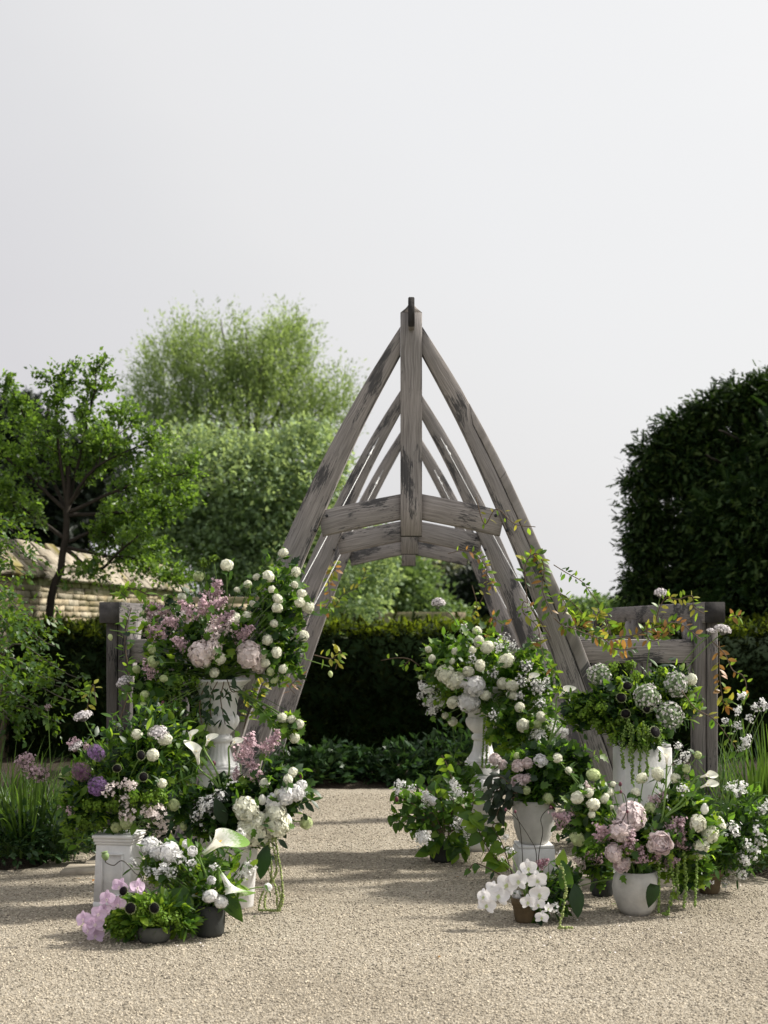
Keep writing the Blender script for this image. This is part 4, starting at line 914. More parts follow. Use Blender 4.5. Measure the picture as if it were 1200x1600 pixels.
DATA = {
 'A': '''1 snow 977,87,36 1027,163,42 918,180,48 835,212,36 870,183,30 931,232,30 1022,214,28 955,270,40 953,306,40 1050,250,38 1042,282,38 1076,303,44 940,368,36 1056,418,46 783,347,42 830,338,34 913,434,42 892,488,40 950,484,42 976,550,34 904,526,36 722,507,50 667,524,46 701,564,44 752,136,44 573,263,36 793,235,24 973,745,40 1010,750,32 1040,770,38 968,803,38 1022,825,38 855,290,30
1 snowg 640,180,40 508,266,30 457,520,48 452,472,36 392,551,34 425,654,36 420,694,30 500,588,30 422,326,26 928,560,38 940,592,34
1 lilac 490,320,95 600,315,95 470,400,100 705,240,110 735,350,95 565,445,80 440,550,80 820,405,90 660,300,80 530,360,80 710,290,90 450,340,80
1 lilacp 705,425,90 690,395,80 760,380,70
1 hydb 650,490,90 695,470,80 840,490,92 875,530,72
1 umbel 342,597,70
1 tulip 475,705,48
1 budr 497,687,22
1 bract 660,130,60 700,110,50 560,600,80 620,600,70
1 budg 287,423,26 1165,570,26''',
 'B': '''1 umbel 478,800,72 150,855,56 178,735,66
1 snow 505,830,52 392,810,40 456,893,46
2 snow 493,240,36
2 snowg 540,326,44 105,208,36 350,400,50 310,415,40
2 allium 231,118,70 235,250,70
2 alliumd 172,193,74
2 scab 410,128,48 314,180,50 419,214,50
2 sprayb 287,262,80 362,255,70 350,360,92 465,370,92 492,410,70 470,440,50 340,305,50 430,350,60
2 thal 143,85,60 190,95,34 130,350,46
2 bract 180,400,90 250,400,80 120,430,80 200,330,80 300,330,80 440,300,90 480,290,70 380,300,70 100,300,60 240,330,60''',
 'C': '''2 snow 903,242,42 995,226,42 1015,196,40 960,280,38
2 snowg 1068,398,46 580,410,36
2 hyd 830,345,96 855,430,110 950,405,96 945,360,84 890,455,70 870,390,80
2 hydw 940,315,70 985,290,66 1030,278,60 1050,250,40
2 tulip 992,390,58 893,305,44
2 lilac 830,105,120 925,85,90 860,190,90 790,205,60 945,55,60
2 spray 690,335,110 640,370,70 725,300,70 650,320,60
2 budr 1048,210,20 700,160,22''',
 'D': '''2 spray 470,510,84 560,545,80 500,595,70 440,590,56 530,600,60 840,570,70 820,610,60 700,580,44 610,560,50 380,560,44 800,450,50
2 hydw 440,490,66 520,515,80 475,520,60
2 peonyw 592,482,44 615,512,48 690,628,42
2 snoww 685,690,54 730,713,58 664,758,60 915,655,36''',
 'E': '''2 scab 340,670,54 368,738,66 463,737,54
2 bract 430,700,60 400,760,80 440,790,80 500,790,90 540,780,80 480,760,70 300,800,80 340,830,80 560,810,70 420,730,70
2 pod 267,530,34''',
 'F': '''3 snow 280,300,42 300,352,42 428,309,42 411,364,36 548,202,54 557,255,56 605,287,70 523,303,40 710,362,82 564,387,60 595,552,58 592,635,62 783,618,54 802,718,72 372,664,38 413,696,44 899,672,58 690,487,66 740,500,66 740,550,56
3 snowg 238,452,28 880,712,42 860,280,44 405,290,30
3 hyd 375,435,104 430,470,96 500,420,60 415,590,66
3 hydw 535,500,100 505,590,108 470,480,60
3 lilacw 312,590,110 275,520,100 300,640,70 890,770,120 1010,750,110 960,720,80
3 spray 235,560,50 250,500,60
3 mist 800,480,110 870,500,110 900,520,90 640,430,90 660,290,90 740,290,90 820,400,100 520,350,80 480,180,70 640,660,70 900,600,80 700,240,80 930,470,70 780,560,80
3 umbel 335,40,80''',
 'G': '''4 lilacw 275,345,100 430,295,110 250,560,120 470,470,120 520,520,100
4 spray 130,270,70 110,310,60 190,290,50 700,560,60
4 hydw 310,360,50 590,270,70
4 budr 105,348,32''',
 'H': '''4 peonyb 650,130,80 690,158,66 775,165,84 825,152,72
4 peonyp 780,250,96 820,235,66
4 peonyw 900,135,88
4 snow 990,115,48 1060,190,50
4 snowg 890,405,44 940,345,60 820,300,50 770,110,40
4 budr 735,375,34 960,385,34''',
 'I': '''4 lilacd 905,705,90
4 spray 975,950,70 1010,650,50 690,680,36 730,640,50
4 hydw 770,880,60
4 bract 900,1000,80 940,780,70 1000,760,60''',
 'J': '''5 umbel 608,162,80 953,363,84 890,375,54
5 lace 275,620,165 690,670,165 530,740,175 655,840,170
5 snow 775,640,64
5 scab 425,677,70 391,742,74 415,830,64 530,800,64 577,930,78
5 bract 190,830,100 250,880,110 330,900,100 280,800,100 350,580,90 430,570,80 470,620,70 780,800,80 350,980,90 450,560,70 740,780,70 610,600,60 220,780,70 380,880,90 760,720,60''',
 'K': '''6 snow 505,268,58 592,245,74 690,268,54 148,375,68 324,344,56 299,380,54 273,304,40 235,415,68 210,350,50 330,425,36 228,470,42 470,345,52 345,300,34 40,160,52 100,225,40 155,870,36
6 snowg 236,250,68 548,438,66 812,140,42 745,218,52 150,600,80
6 hyd 812,518,96 925,530,84 880,575,92 830,640,88 810,685,66
6 hydp 445,480,165 395,555,130 350,680,100
6 peonyp 600,625,160 395,740,110
6 lilac 590,385,110 690,520,120 720,600,110 440,620,120 500,690,100 670,730,90 300,560,120 80,480,130 70,520,110 590,700,70 240,700,100 270,590,90 660,560,90
6 lilacp 210,320,70 160,730,80
6 tulip 850,437,62
6 spray 705,100,56 740,150,76 705,190,60 730,330,70
6 bract 430,670,80 290,820,50 400,690,60
6 budr 385,300,26 575,545,26''',
 'L': '''6 spray 1080,80,70 1050,110,60 1040,340,115 990,320,70 1010,550,115 1170,450,70 1150,610,90 1100,690,115 1060,720,90 1040,800,90 850,830,100 960,850,70 1185,420,60 860,770,70 1130,560,70 1075,640,80
5 spray 1060,740,60 1035,820,70 965,880,60 1030,900,60 1170,770,60 1100,860,60 1085,980,80 1185,800,60 1130,800,60''',
}
ORD = 'highest second third fourth fifth sixth seventh eighth ninth tenth eleventh twelfth thirteenth fourteenth fifteenth sixteenth seventeenth eighteenth nineteenth twentieth'.split()
def ordinal(i):
    if i < 20: return ORD[i]
    if i == 29: return 'thirtieth'
    return ('twenty-' if i < 29 else 'thirty-') + ['first'] [0:1][0] if (i - 20) % 10 == 0 else ('twenty-' if i < 29 else 'thirty-') + ORD[(i - 20) % 10]
FAM = {}      # wording family -> bouquet name for the group
def stem_obj(t, O, pts, r=.0028, m=None, name='stem'):
    mb = MB(); tube(mb, [Vector(tuple(q)) - O for q in pts], np.linspace(r * 1.25, r, len(pts)), 5); return mk(name, mb.mesh(name, m or STEM, True), t)
def leaf_at(t, O, kind, p, dirn, size, nrml=None, rollj=.4):
    rot = frame_from(np.array([dirn]), n=np.array([nrml if nrml is not None else (0, -.35, 1.)]) + R.normal(size=(1, 3)) * rollj)[0]
    return mk('leaf', LEAF[kind], t, M=M4(rot, Vector(tuple(p)) - O, size * float(R.uniform(.8, 1.2))))
def locate(arr, px, py):
    """depth of a bloom on the near surface of the bouquet's lobes"""
    lobes = ARR[arr][2]; best = None
    for cx, cy, rx, ry, d in lobes:
        q = ((px - cx) / rx) ** 2 + ((py - cy) / ry) ** 2
        dep = d - (rx + ry) / 2 * d / F * .85 * math.sqrt(max(0, 1 - q))
        if best is None or (q <= 1 and dep < best[1]) or (best[0] > 1 and q < best[0]): best = (q, dep, (cx, cy, d))
    return best[1], best[2]
def petal_ring(t, meshes, n, tilt, rad, sc, ph=0.0, z=0.0):
    for k in range(n):
        a = 2 * math.pi * (k + ph) / n + float(R.normal() * .08)
        m = Matrix.Rotation(a, 4, 'Z') @ Matrix.Translation((0, rad, z)) @ Matrix.Rotation(tilt + float(R.normal() * .1), 4, 'X') @ Matrix.Scale(sc * float(R.uniform(.9, 1.1)), 4)
        mk('petal', meshes[k % len(meshes)], t, M=m)
rows = []
for arr, txt in DATA.items():
    for line in txt.split('\n'):
        w = line.split(); T = TN[w[0]]
        for e in w[2:]:
            x, y, s = map(float, e.split(',')); px, py = tp(T, x, y); rows.append([arr, w[1], px, py, s / T[2]])
byk = {}
for r_ in rows: byk.setdefault((r_[0], KIND[r_[1]][1]), []).append(r_)
for v in byk.values(): v.sort(key=lambda q: q[3])
GRP = {'snow': 'snowball blooms', 'snowg': 'snowball blooms', 'spray': 'small white flower clusters'}
for (arr, word), lst in byk.items():
    ph, (ax_, ay_, ad_), lobes, lk, nf = ARR[arr]; A = P(ax_, ay_, ad_)
    for rank, (_, kind, px, py, sz) in enumerate(lst):
        dep, (lcx, lcy, ld) = locate(arr, px, py); dep -= {'scab': .05}.get(kind, 0) + (.22 if arr == 'G' else 0); p = P(px, py, dep); s = sz * dep / F * (1.25 if kind.startswith('peony') else {'lace': .92, 'scab': .85}.get(kind, 1.08)); C = P(lcx, lcy, ld)
        lab = f'{word} {ph}' + ('' if len(lst) == 1 else f', {ordinal(rank)}' + (' of its kind' if rank == 0 else ' from the top'))
        nm, _, nl = KIND[kind]
        t = thing(nm, A, lab, 'flower' if nm not in ('flower_bud', 'poppy_pod') else 'bud' if nm == 'flower_bud' else 'seed pod', f'{GRP.get(kind, word + "s")} {ph}')
        out = np.array(tuple(p - C)); out = nrm(out / max(1e-6, np.linalg.norm(out)) + np.array([0, -.75, .30]) + R.normal(size=3) * .15)
        back = p - Vector(out) * s * .35
        base = A + Vector((float(R.normal() * .03), float(R.normal() * .03), -.02))
        lift = Vector((0, .05, .10)) * min(1.5, (p - A).length * 2) + Vector((float(R.normal() * .02), 0, 0))
        if kind in ('lilac', 'lilacp', 'lilacw', 'lilacd'):
            ou = Vector(nrm(nrm(np.array(tuple(p - A)) * np.array([1, .4, 1])) + np.array([0, -.25, .0]) + R.normal(size=3) * .45)); rot = upframe([tuple(ou)])[0]
            mk('bloom', MESH[kind][rank % len(MESH[kind])], t, M=M4(rot, p - ou * s * .45 - A, s)); back = p - ou * s * .5
        elif kind.startswith('peony'):
            c = {'b': 'blush', 'w': 'white', 'p': 'pink'}[kind[-1]]; rot = upframe([out])[0]
            b = mk('bloom', PCORE[c], t, M=M4(rot, p - A, s * .62))
            petal_ring(b, PET[c], 5, 1.32, .16, .80, .3, -.20); petal_ring(b, PET[c], 6, 1.05, .10, .95, 0, -.34); petal_ring(b, PET[c], 7, .72, .12, 1.0, .5, -.36)
        elif kind in ('budg', 'budr', 'tulip'):
            up = (0, -.2, 1.) if kind != 'budg' else (.2, -.1, -1.)
            rot = upframe([up])[0]; mk('bloom', BUD[{'budg': 'greenish', 'budr': 'budred', 'tulip': 'calla'}[kind]], t, M=M4(rot, p - A, s)); back = p - Vector(rot[:, 2]) * s * .45
        elif kind == 'pod':
            mk('seed_head', POD, t, M=M4(upframe([(-.25, 0, 1)])[0], p - A, s)); back = p - Vector((0, 0, s * .45))
        else:
            up = out if kind not in ('umbel', 'bract', 'spray', 'sprayb', 'mist', 'thal') else nrm(out + np.array([0, .2, .8]))
            mk('bloom', MESH[kind][rank % len(MESH[kind])], t, M=M4(upframe([up])[0], p - A, tuple(s * float(u) for u in R.uniform(.84, 1.14, 3)))); back = p - Vector(up) * s * .3
        if kind == 'pod':
            pts = spline([base, P(222, 1372, dep), P(213, 1366, dep), P(192, 1345, dep), P(178, 1352, dep), P(166, 1348, dep), back], 30); stem_obj(t, A, pts, .0025, STEMD)
        elif kind == 'budg':
            e = P(px + (60 if px < 300 else -55), py - (2 if px < 300 else 27), dep); stem_obj(t, A, spline([base, e + Vector((.06 if px < 300 else -.08, .03, -.03)), e, (e + back) / 2 + Vector((0, 0, .015)), back + Vector((0, 0, s * .6))], 24), .003)
        elif kind == 'umbel' and arr == 'F':
            stem_obj(t, A, spline([base, P(737, 1035, dep), P(724, 1000, dep), P(709, 965, dep), P(695, 953, dep), back], 24), .004)
        else:
            if py > ay_: lift = Vector((0, -.04, .05))
            stem_obj(t, A, quadc(base, back, lift), .0022 if kind in ('mist', 'spray', 'sprayb', 'budr', 'thal') else .0032)
        if nl >= 2 and sz > 9:
            tn_ = nrm(np.cross(out, R.normal(size=3))); leaf_at(t, A, lk[int(R.integers(0, 2))] if lk[0] in LEAF else 'oval', p + Vector(tn_) * s * .42 + Vector(out) * s * .25, tn_ + out * .3 + R.normal(size=3) * .2, float(R.uniform(.04, .06)), np.array(out) + R.normal(size=3) * .4)
        for k in range(nl):
            dr = np.array(out) * .15 + nrm(R.normal(size=3)) * np.array([1, .5, 1]) + np.array([0, 0, -.05])
            leaf_at(t, A, lk[int(R.integers(0, 2))] if lk[0] in LEAF else 'oval', back - Vector(out) * s * .1 + Vector(tuple(R.normal(size=3) * s * .22)), dr, float(R.uniform(.045, .075)), np.array(out) + np.array([0, 0, .5]))

# leafy branches and filler leaves of each bouquet
FILL = {'A': 24, 'B': 18, 'C': 13, 'D': 9, 'E': 6, 'F': 24, 'G': 8, 'H': 12, 'I': 5, 'J': 14, 'K': 18, 'L': 9}
FWORD = {'A': 'lobed green leaves', 'B': 'mixed dark and lime leaves', 'C': 'green leaves', 'D': 'bright green leaves', 'E': 'feathery lime and green leaves', 'F': 'green leaves', 'G': 'heart-shaped leaves', 'H': 'green lobed leaves', 'I': 'green leaves', 'J': 'dark and lime leaves', 'K': 'green leaves', 'L': 'narrow green leaves'}
for arr, (ph, (ax_, ay_, ad_), lobes, lk, nf) in ARR.items():
    A = P(ax_, ay_, ad_)
    bl = [B(cx, cy, dd, rx * .97, ry * .97, (rx + ry) / 2 * .8) for cx, cy, rx, ry, dd in lobes]
    S, D, _ = crown_pts(bl, int(nf * .9), .15, .95, .16, ord(arr)); S = S[S[:, 2] > .015]; D = D[:len(S)]
    mb = MB(); kinds = [k for k in lk if k in LT]; mats = []
    for i, k in enumerate(kinds):
        q = np.arange(len(S)) % len(kinds) == i; n = q.sum()
        sz = R.uniform(.034, .085, n) if k not in ('lance', 'dlance') else R.uniform(.04, .08, n)
        rot = frame_from(nrm(S[q] - np.array(tuple(A))) * .5 + R.normal(size=(n, 3)) * .6 + np.array([0, -.1, .1]), n=np.array([0, -.25, 1.]) + R.normal(size=(n, 3)) * .5)
        mb.inst(LT[k], S[q] - np.array(tuple(A)), rot, sz, R.uniform(.55, 1.3, n), i); mats.append(LEAF[k].materials[0])
    k = R.integers(0, len(S), 22); mid = (S[k] + np.array(tuple(A))) / 2
    for a, b in zip(S[k], mid): tube(mb, quadc((0, 0, 0), a - np.array(tuple(A)), (0, .02, .04), 5), .0018, 4, .7)
    tag(mk('foliage', mb.mesh('foliage', mats), None, A), f'{FWORD[arr]} filling the flowers {ph}', 'foliage', kind='stuff')
    ends = []
    for b in range(FILL[arr]):
        cx, cy, rx, ry, dd = lobes[b % len(lobes)]; an = R.uniform(0, 6.28); q = R.uniform(.55, 1.3)
        px, py = cx + math.cos(an) * rx * q, cy + math.sin(an) * ry * q * .9; ends.append((py, px, dd - R.uniform(-.02, .10)))
    ends.sort()
    for b, (py, px, dd) in enumerate(ends):
        e = P(px, py, dd); e.z = max(e.z, .03)
        t = thing('leafy_branch', A, f'leafy branch {ph}, {ordinal(b)}' + (' of its kind' if b == 0 else ' from the top'), 'branch', f'leafy branches {ph}')
        q = quadc(A, e, (0, 0, .08), 12); stem_obj(t, A, q, .0025)
        kd = lk[b % 2] if lk[b % 2] in LEAF else 'oval'
        if b % 3 == 2 and kd == 'lobed': kd = 'limelobed'
        if b % 3 == 2 and kd == 'heart': kd = 'limeheart'
        for j in (5, 7, 8, 9, 10, 11):
            for sg in (-1, 1):
                tg = q[j] - q[j - 1]; sd = np.cross(nrm(tg), [0, -1, 0]) * sg
                leaf_at(t, A, kd, q[j] + R.normal(size=3) * .004, nrm(tg) * .5 + nrm(sd + 1e-6) + R.normal(size=3) * .25 + np.array([0, -.2, 0]), float(R.uniform(.035, .075)))

# calla lilies
CALLAS = [  # tile, base x, y, tip x, y, arr, kind, label
 ('2', 640, 165, 622, 72, 'C', 'calla', 'white calla lily curving up in front of the left urn foot'),
 ('2', 668, 90, 690, 42, 'C', 'calla', 'small white calla lily level with the left urn collar'),
 ('2', 605, 70, 612, 28, 'C', 'calla', 'white calla lily peeping beside the left urn bowl'),
 ('2', 768, 92, 795, 60, 'C', 'calla', 'white calla lily on an upright stem beside mauve lilac'),
 ('2', 660, 520, 780, 430, 'D', 'greencalla', 'large green-tipped white calla lily above the charcoal pot'),
 ('2', 730, 600, 800, 715, 'D', 'greencalla', 'green and white calla lily drooping beside the white bucket'),
 ('2', 600, 700, 660, 660, 'D', 'greencalla', 'pale green calla lily lying low on the charcoal pot'),
 ('3', 822, 478, 866, 428, 'F', 'calla', 'white calla lily among tiny blossom beside the right urn'),
 ('3', 1002, 560, 1062, 498, 'H', 'calla', 'white calla lily standing before the right arch leg, upper of two'),
 ('3', 1082, 588, 1130, 556, 'H', 'calla', 'white calla lily standing before the right arch leg, lower of two'),
 ('6', 641, 190, 640, 100, 'K', 'calla', 'white calla lily upright before the tall white column'),
 ('6', 826, 262, 905, 240, 'K', 'calla', 'white calla lily leaning beside the pergola post, upper one'),
 ('6', 828, 320, 905, 285, 'K', 'calla', 'white calla lily leaning beside the pergola post, lower one'),
]
for tl, x0, y0, x1, y1, arr, c, lab in CALLAS:
    (a0, b0), (a1, b1) = tp(TN[tl], x0, y0), tp(TN[tl], x1, y1); _, (ax_, ay_, ad_), lobes, _, _ = ARR[arr]; A = P(ax_, ay_, ad_)
    dd = min(locate(arr, a0, b0)[0], ad_) - .03; b_, e = P(a0, b0, dd), P(a1, b1, dd - .05); ax = (e - b_); s = ax.length / 1.05
    t = thing('calla_lily', A, lab, 'flower', 'calla lilies'); z = np.array(tuple(ax.normalized())); bk = np.array([1. if a1 >= a0 else -1., .45, -.25]) if c == 'calla' else np.array([.9, .1, .1]); x = nrm(np.cross(bk, z)); y = np.cross(z, x)
    m = M4(np.stack([x, y, z], 1), b_ - A, s * 1.1); sp = mk('spathe', CALLA[c], t, M=m); mk('spadix', SPADIX, sp)
    low = Vector((A.x + (b_.x - A.x) * .35, A.y - .01, min(A.z, b_.z) if b_.z < A.z else A.z))
    if tl == '2' and c == 'calla': low = P(*tp(T2, 740, 300), dd)
    if tl == '3' and arr == 'H': low = P(*tp(T3, 940, 830), dd)
    if tl == '6': low = P(*tp(T6, 605, 520), dd)
    stem_obj(t, A, spline([A, low, (low + b_) / 2 + Vector((.01, 0, .0)), b_ - Vector(z) * .03, b_ + Vector(z) * s * .08], 20), .0055)

# orchids
def orchid_spray(name, flowers, T, arr, c, label, d, stems):
    A = P(*ARR[arr][1]); t = thing(name, A, label, 'flower', None)
    for st in stems: stem_obj(t, A, spline([A if q is None else P(*tp(T, q[0], q[1]), d + .03) for q in st], 24), .003, STEMD if c != 'orchid' else STEM)
    for x, y, s_, tw in flowers:
        px, py = tp(T, x, y); dep = d - float(R.uniform(-.01, .06)); p = P(px, py, dep); s = s_ / T[2] * dep / F * (.84 if c != 'orchid' else 1.)
        z = nrm(np.array([tw, -1, .10]) + R.normal(size=3) * .15); upv = np.array([float(R.normal() * .18), 0, 1]); x_ = nrm(np.cross(upv, z)); y_ = np.cross(z, x_)
        f = mk('flower', LIP[c], t, M=M4(np.stack([x_, y_, z], 1), p - A, s))
        for a, k, zz in ((0, 1, 0), (125, 1, -.01), (-125, 1, -.01), (72, 0, .02), (-72, 0, .02)):
            mk('petal', OPET[c][k], f, M=Matrix.Rotation(math.radians(a + float(R.normal() * 5)), 4, 'Z') @ Matrix.Translation((0, .02, zz)) @ Matrix.Rotation(float(R.normal() * .12), 4, 'X'))
    return t
orchid_spray('orchid_spray', [(585, 885, 90, -.5), (602, 932, 104, -.3), (667, 880, 122, -.1), (632, 838, 80, -.4), (712, 818, 122, 0), (775, 798, 112, .1)], T4, 'I', 'orchid', 'white moth orchid stem arching out over the gravel', 7.66, [(None, (800, 800), (720, 800), (640, 850), (590, 900))])
orchid_spray('orchid_spray', [(832, 728, 100, -.3), (880, 796, 112, .2), (890, 872, 122, .1), (828, 915, 86, -.3), (884, 930, 80, .1), (940, 950, 64, .4), (905, 1000, 76, .2)], T4, 'I', 'orchid', 'white moth orchid stem hanging down the terracotta pot', 7.64, [(None, (850, 720), (880, 800), (890, 900), (905, 1000))])
orchid_spray('orchid_spray', [(325, 650, 84, -.4), (275, 700, 84, -.2), (318, 722, 80, .3), (180, 782, 80, -.5), (228, 800, 92, 0), (240, 760, 80, .2), (228, 846, 84, .1), (200, 825, 76, -.3), (262, 745, 70, .2)], T2, 'E', 'lilacorchid', 'mauve moth orchid stem trailing beside the short pedestal', 7.28, [(None, (390, 690), (330, 685), (290, 730), (265, 780), (230, 830))])
orchid_spray('orchid_spray', [(395, 655, 86, .5)], T2, 'E', 'lilacorchid', 'single mauve orchid bloom in front of the pedestal corner', 7.30, [(None, (420, 690), (395, 670))])

# hanging green tassels
def tassel(pts, d, label, r=.014, pale=False, gap=.0026):
    q = spline([P(x, y, d - .004 * i) for i, (x, y) in enumerate(pts)], 60); q[:, 2] = np.maximum(q[:, 2], .014); O = Vector(q[0])
    t = thing('amaranth_tassel', O, label, 'flower', 'trailing green tassels'); L = np.linalg.norm(np.diff(q, axis=0), axis=1).sum(); n = int(L / gap)
    stem_obj(t, O, q, .002)
    k = R.uniform(0, 59, n); i = k.astype(int); p = q[i] + (q[np.minimum(i + 1, 59)] - q[i]) * (k - i)[:, None]; w = r * (1 - .35 * k / 59) * (.55 + .6 * np.abs(np.sin(k * 1.1 + R.uniform(0, 6))))
    D = nrm(R.normal(size=(n, 3))); mb = MB(); mb.inst(octa, p + D * w[:, None] * .8 - np.array(tuple(O)), upframe(D), R.uniform(.0042, .0085, n), R.uniform(.6, 1.3, n))
    mk('tassel', mb.mesh('tassel', PM['paletassel' if pale else 'tassel'], True), t)
for i, (x, y0, y1, dx) in enumerate(((262, 1060, 1180, 4), (272, 1052, 1190, -2), (280, 1070, 1160, 3), (255, 1075, 1150, 0))):
    tassel([(x, y0), (x + dx, (y0 + y1) / 2), (x + dx * .4, y1)], 8.82, f'green amaranth tassel hanging from the left urn bouquet, {["first", "second", "third", "fourth"][i]} longest'.replace('first longest', 'tapering by the leaves'), .011)
for i, pts in enumerate(([(420, 1310), (424, 1370), (408, 1400), (406, 1425), (425, 1432), (438, 1420), (436, 1385)], [(425, 1310), (432, 1360), (418, 1390), (414, 1418), (430, 1428), (442, 1405), (438, 1350)], [(418, 1305), (415, 1345), (430, 1385), (433, 1415)], [(428, 1300), (436, 1345), (441, 1395), (432, 1425)])):
    tassel(pts, 8.05, ['pale tassel looping to the gravel below the cream hydrangeas, outer loop', 'pale tassel looping to the gravel below the cream hydrangeas, inner loop', 'pale straight tassel between the two loops by the bucket', 'pale tassel falling on the path side of the loops'][i], .006, True, .003)
for i, (x, y0, y1, dx) in enumerate(((976, 1140, 1203, -4), (988, 1135, 1222, 0), (998, 1140, 1210, 2), (1013, 1140, 1212, -2), (1031, 1140, 1190, 0), (982, 1130, 1190, 3), (1006, 1130, 1175, 0))):
    tassel([(x, y0 - 4), (x + dx, (y0 + y1) / 2), (x + dx * .4, y1)], 8.62, f'green amaranth tassel over the tall white column, {ordinal(i) if i else "first"} from the dark flowers', .015)
for i, (pts, r) in enumerate((([(1028, 1330), (1030, 1380), (1029, 1425)], .009), ([(1045, 1340), (1052, 1385), (1042, 1430), (1036, 1441)], .014), ([(1068, 1330), (1072, 1380), (1068, 1420)], .014), ([(1090, 1335), (1088, 1375), (1086, 1417)], .009), ([(1060, 1345), (1058, 1370), (1060, 1400)], .012))):
    tassel(pts, 7.95, ['thin green tassel touching the round concrete pot', 'thick green tassel reaching the gravel beside the round concrete pot', 'thick green tassel hanging below the cream hydrangeas', 'thin green tassel hanging farthest from the round concrete pot', 'short green tassel between two thick tassels'][i], r)
tassel([(877, 1352), (884, 1385), (880, 1420), (874, 1448), (878, 1459), (895, 1464)], 7.6, 'knobbly pale green tassel beside the white orchids, curling onto gravel', .009, True)
for i, x in enumerate((757, 763)): tassel([(x, 1120), (x - 2, 1165), (x - 4, 1200)], 10.05, ['green tassel hanging in front of the right urn bowl', 'second green tassel hanging before the right urn, nearer the peonies'][i], .008)

# heart-leaved branch over the gravel, and dark wiry poppy stems
def leaf_branch(name, pts, d, kinds, label, n, size, group=None, m=None, dd=.0, spread=.7, cat='branch', r=.003, hang=0.0, jit=.004):
    q = spline([P(x, y, d + dd * i) for i, (x, y) in enumerate(pts)], 40); q[:, 2] = np.maximum(q[:, 2], .02); O = Vector(q[0]); t = thing(name, O, label, cat, group); stem_obj(t, O, q, r, m or TWIG)
    for k in range(n):
        j = int(4 + 35 * (k + R.random()) / n); tg = nrm(q[min(j + 1, 39)] - q[j - 1]); sd = nrm(np.cross(tg, [0, -1, 0])) * (1 if k % 2 else -1)
        leaf_at(t, O, kinds[int(R.integers(0, len(kinds)))], q[j] + sd * .006 + R.normal(size=3) * jit, tg * .4 + sd * spread + R.normal(size=3) * .35 + np.array([0, -.2, -hang]), size * float(R.uniform(.7, 1.2)), (0, -.7, .6))
    return t
hb = 'heart-leaved branches by the black pot'
leaf_branch('heart_leaf_branch', [(795, 1360), (765, 1330), (745, 1290), (738, 1270)], 8.9, ['limeheart', 'limeheart', 'heart'], 'bright lime heart-leaved branch rising in front of the low white block', 20, .095, hb, hang=.5)
leaf_branch('heart_leaf_branch', [(800, 1365), (785, 1320), (770, 1290), (790, 1285)], 8.9, ['limeheart', 'heart'], 'heart-leaved branch leaning towards the low white block', 14, .085, hb, hang=.5)
leaf_branch('heart_leaf_branch', [(795, 1375), (760, 1355), (740, 1350), (728, 1370)], 8.5, ['heart', 'deep'], 'bare twig with two drooping leaves over the gravel', 4, .06, hb, hang=1.)
for i, pts in enumerate(([(695, 1305), (660, 1280), (625, 1275), (612, 1272)], [(690, 1300), (650, 1260), (625, 1245), (620, 1225)], [(695, 1305), (675, 1270), (655, 1290), (640, 1300)], [(700, 1300), (710, 1240), (700, 1200), (690, 1180)], [(700, 1305), (715, 1290), (720, 1320), (730, 1335)], [(695, 1300), (690, 1250), (668, 1235)], [(705, 1300), (735, 1270), (740, 1240)], [(688, 1300), (680, 1312), (668, 1330)], [(700, 1300), (706, 1318), (714, 1334)])):
    leaf_branch('heart_leaf_branch', pts, 9.6, ['heart', 'heart', 'limeheart'] if i != 3 else ['limeheart', 'heart'], 'heart-leaved branch from the blackish pot, ' + ['reaching farthest over the path', 'rising towards the white blossom', 'drooping to the gravel', 'standing tallest', 'drooping beside the urn plinth', 'short and dense', 'leaning onto the urn plinth', 'hanging over the front of the pot', 'hanging over the pot towards the orchids'][i], 16, .075, hb, hang=.25)
for i, (pts, d_) in enumerate((([(834, 1395), (838, 1335), (828, 1310), (812, 1285), (800, 1272), (790, 1265)], 8.3), ([(838, 1395), (842, 1335), (848, 1300), (845, 1280), (852, 1268), (860, 1262)], 8.3), ([(818, 1395), (816, 1330), (812, 1290), (805, 1268)], 8.3), ([(962, 1300), (978, 1270), (977, 1245), (970, 1237)], 7.85), ([(985, 1310), (981, 1280), (980, 1268)], 7.85))):
    q = spline([P(x, y, d_) for x, y in pts], 30); O = Vector(q[0]); t = thing('wiry_stem', O, 'dark wiry poppy stem ' + ['curving before the raised concrete pot towards the dark leaves', 'bending like a hook before the raised concrete pot', 'straightest before the raised concrete pot', 'rising above the pink hydrangea with a hooked end', 'short, beside the pink hydrangea'][i], 'stem', 'wiry poppy stems')
    stem_obj(t, O, q, .0022, STEMD); mk('bud', BUD['budred'], t, M=M4(np.eye(3), Vector(q[-1]) - O, .022))
# dark peony foliage spilling from the raised pot
for i, pts in enumerate(([(805, 1240), (780, 1235), (760, 1260)], [(808, 1240), (785, 1215), (765, 1215)], [(805, 1245), (785, 1255), (775, 1275)], [(808, 1240), (790, 1225), (770, 1240)])):
    leaf_branch('peony_branch', pts, 8.85, ['peony'], 'blackish peony leaves beside the raised concrete pot, ' + ['lowest reaching', 'topmost', 'hanging down', 'middle'][i] + ' spray', 16, .085, 'dark peony leaves', hang=.6)
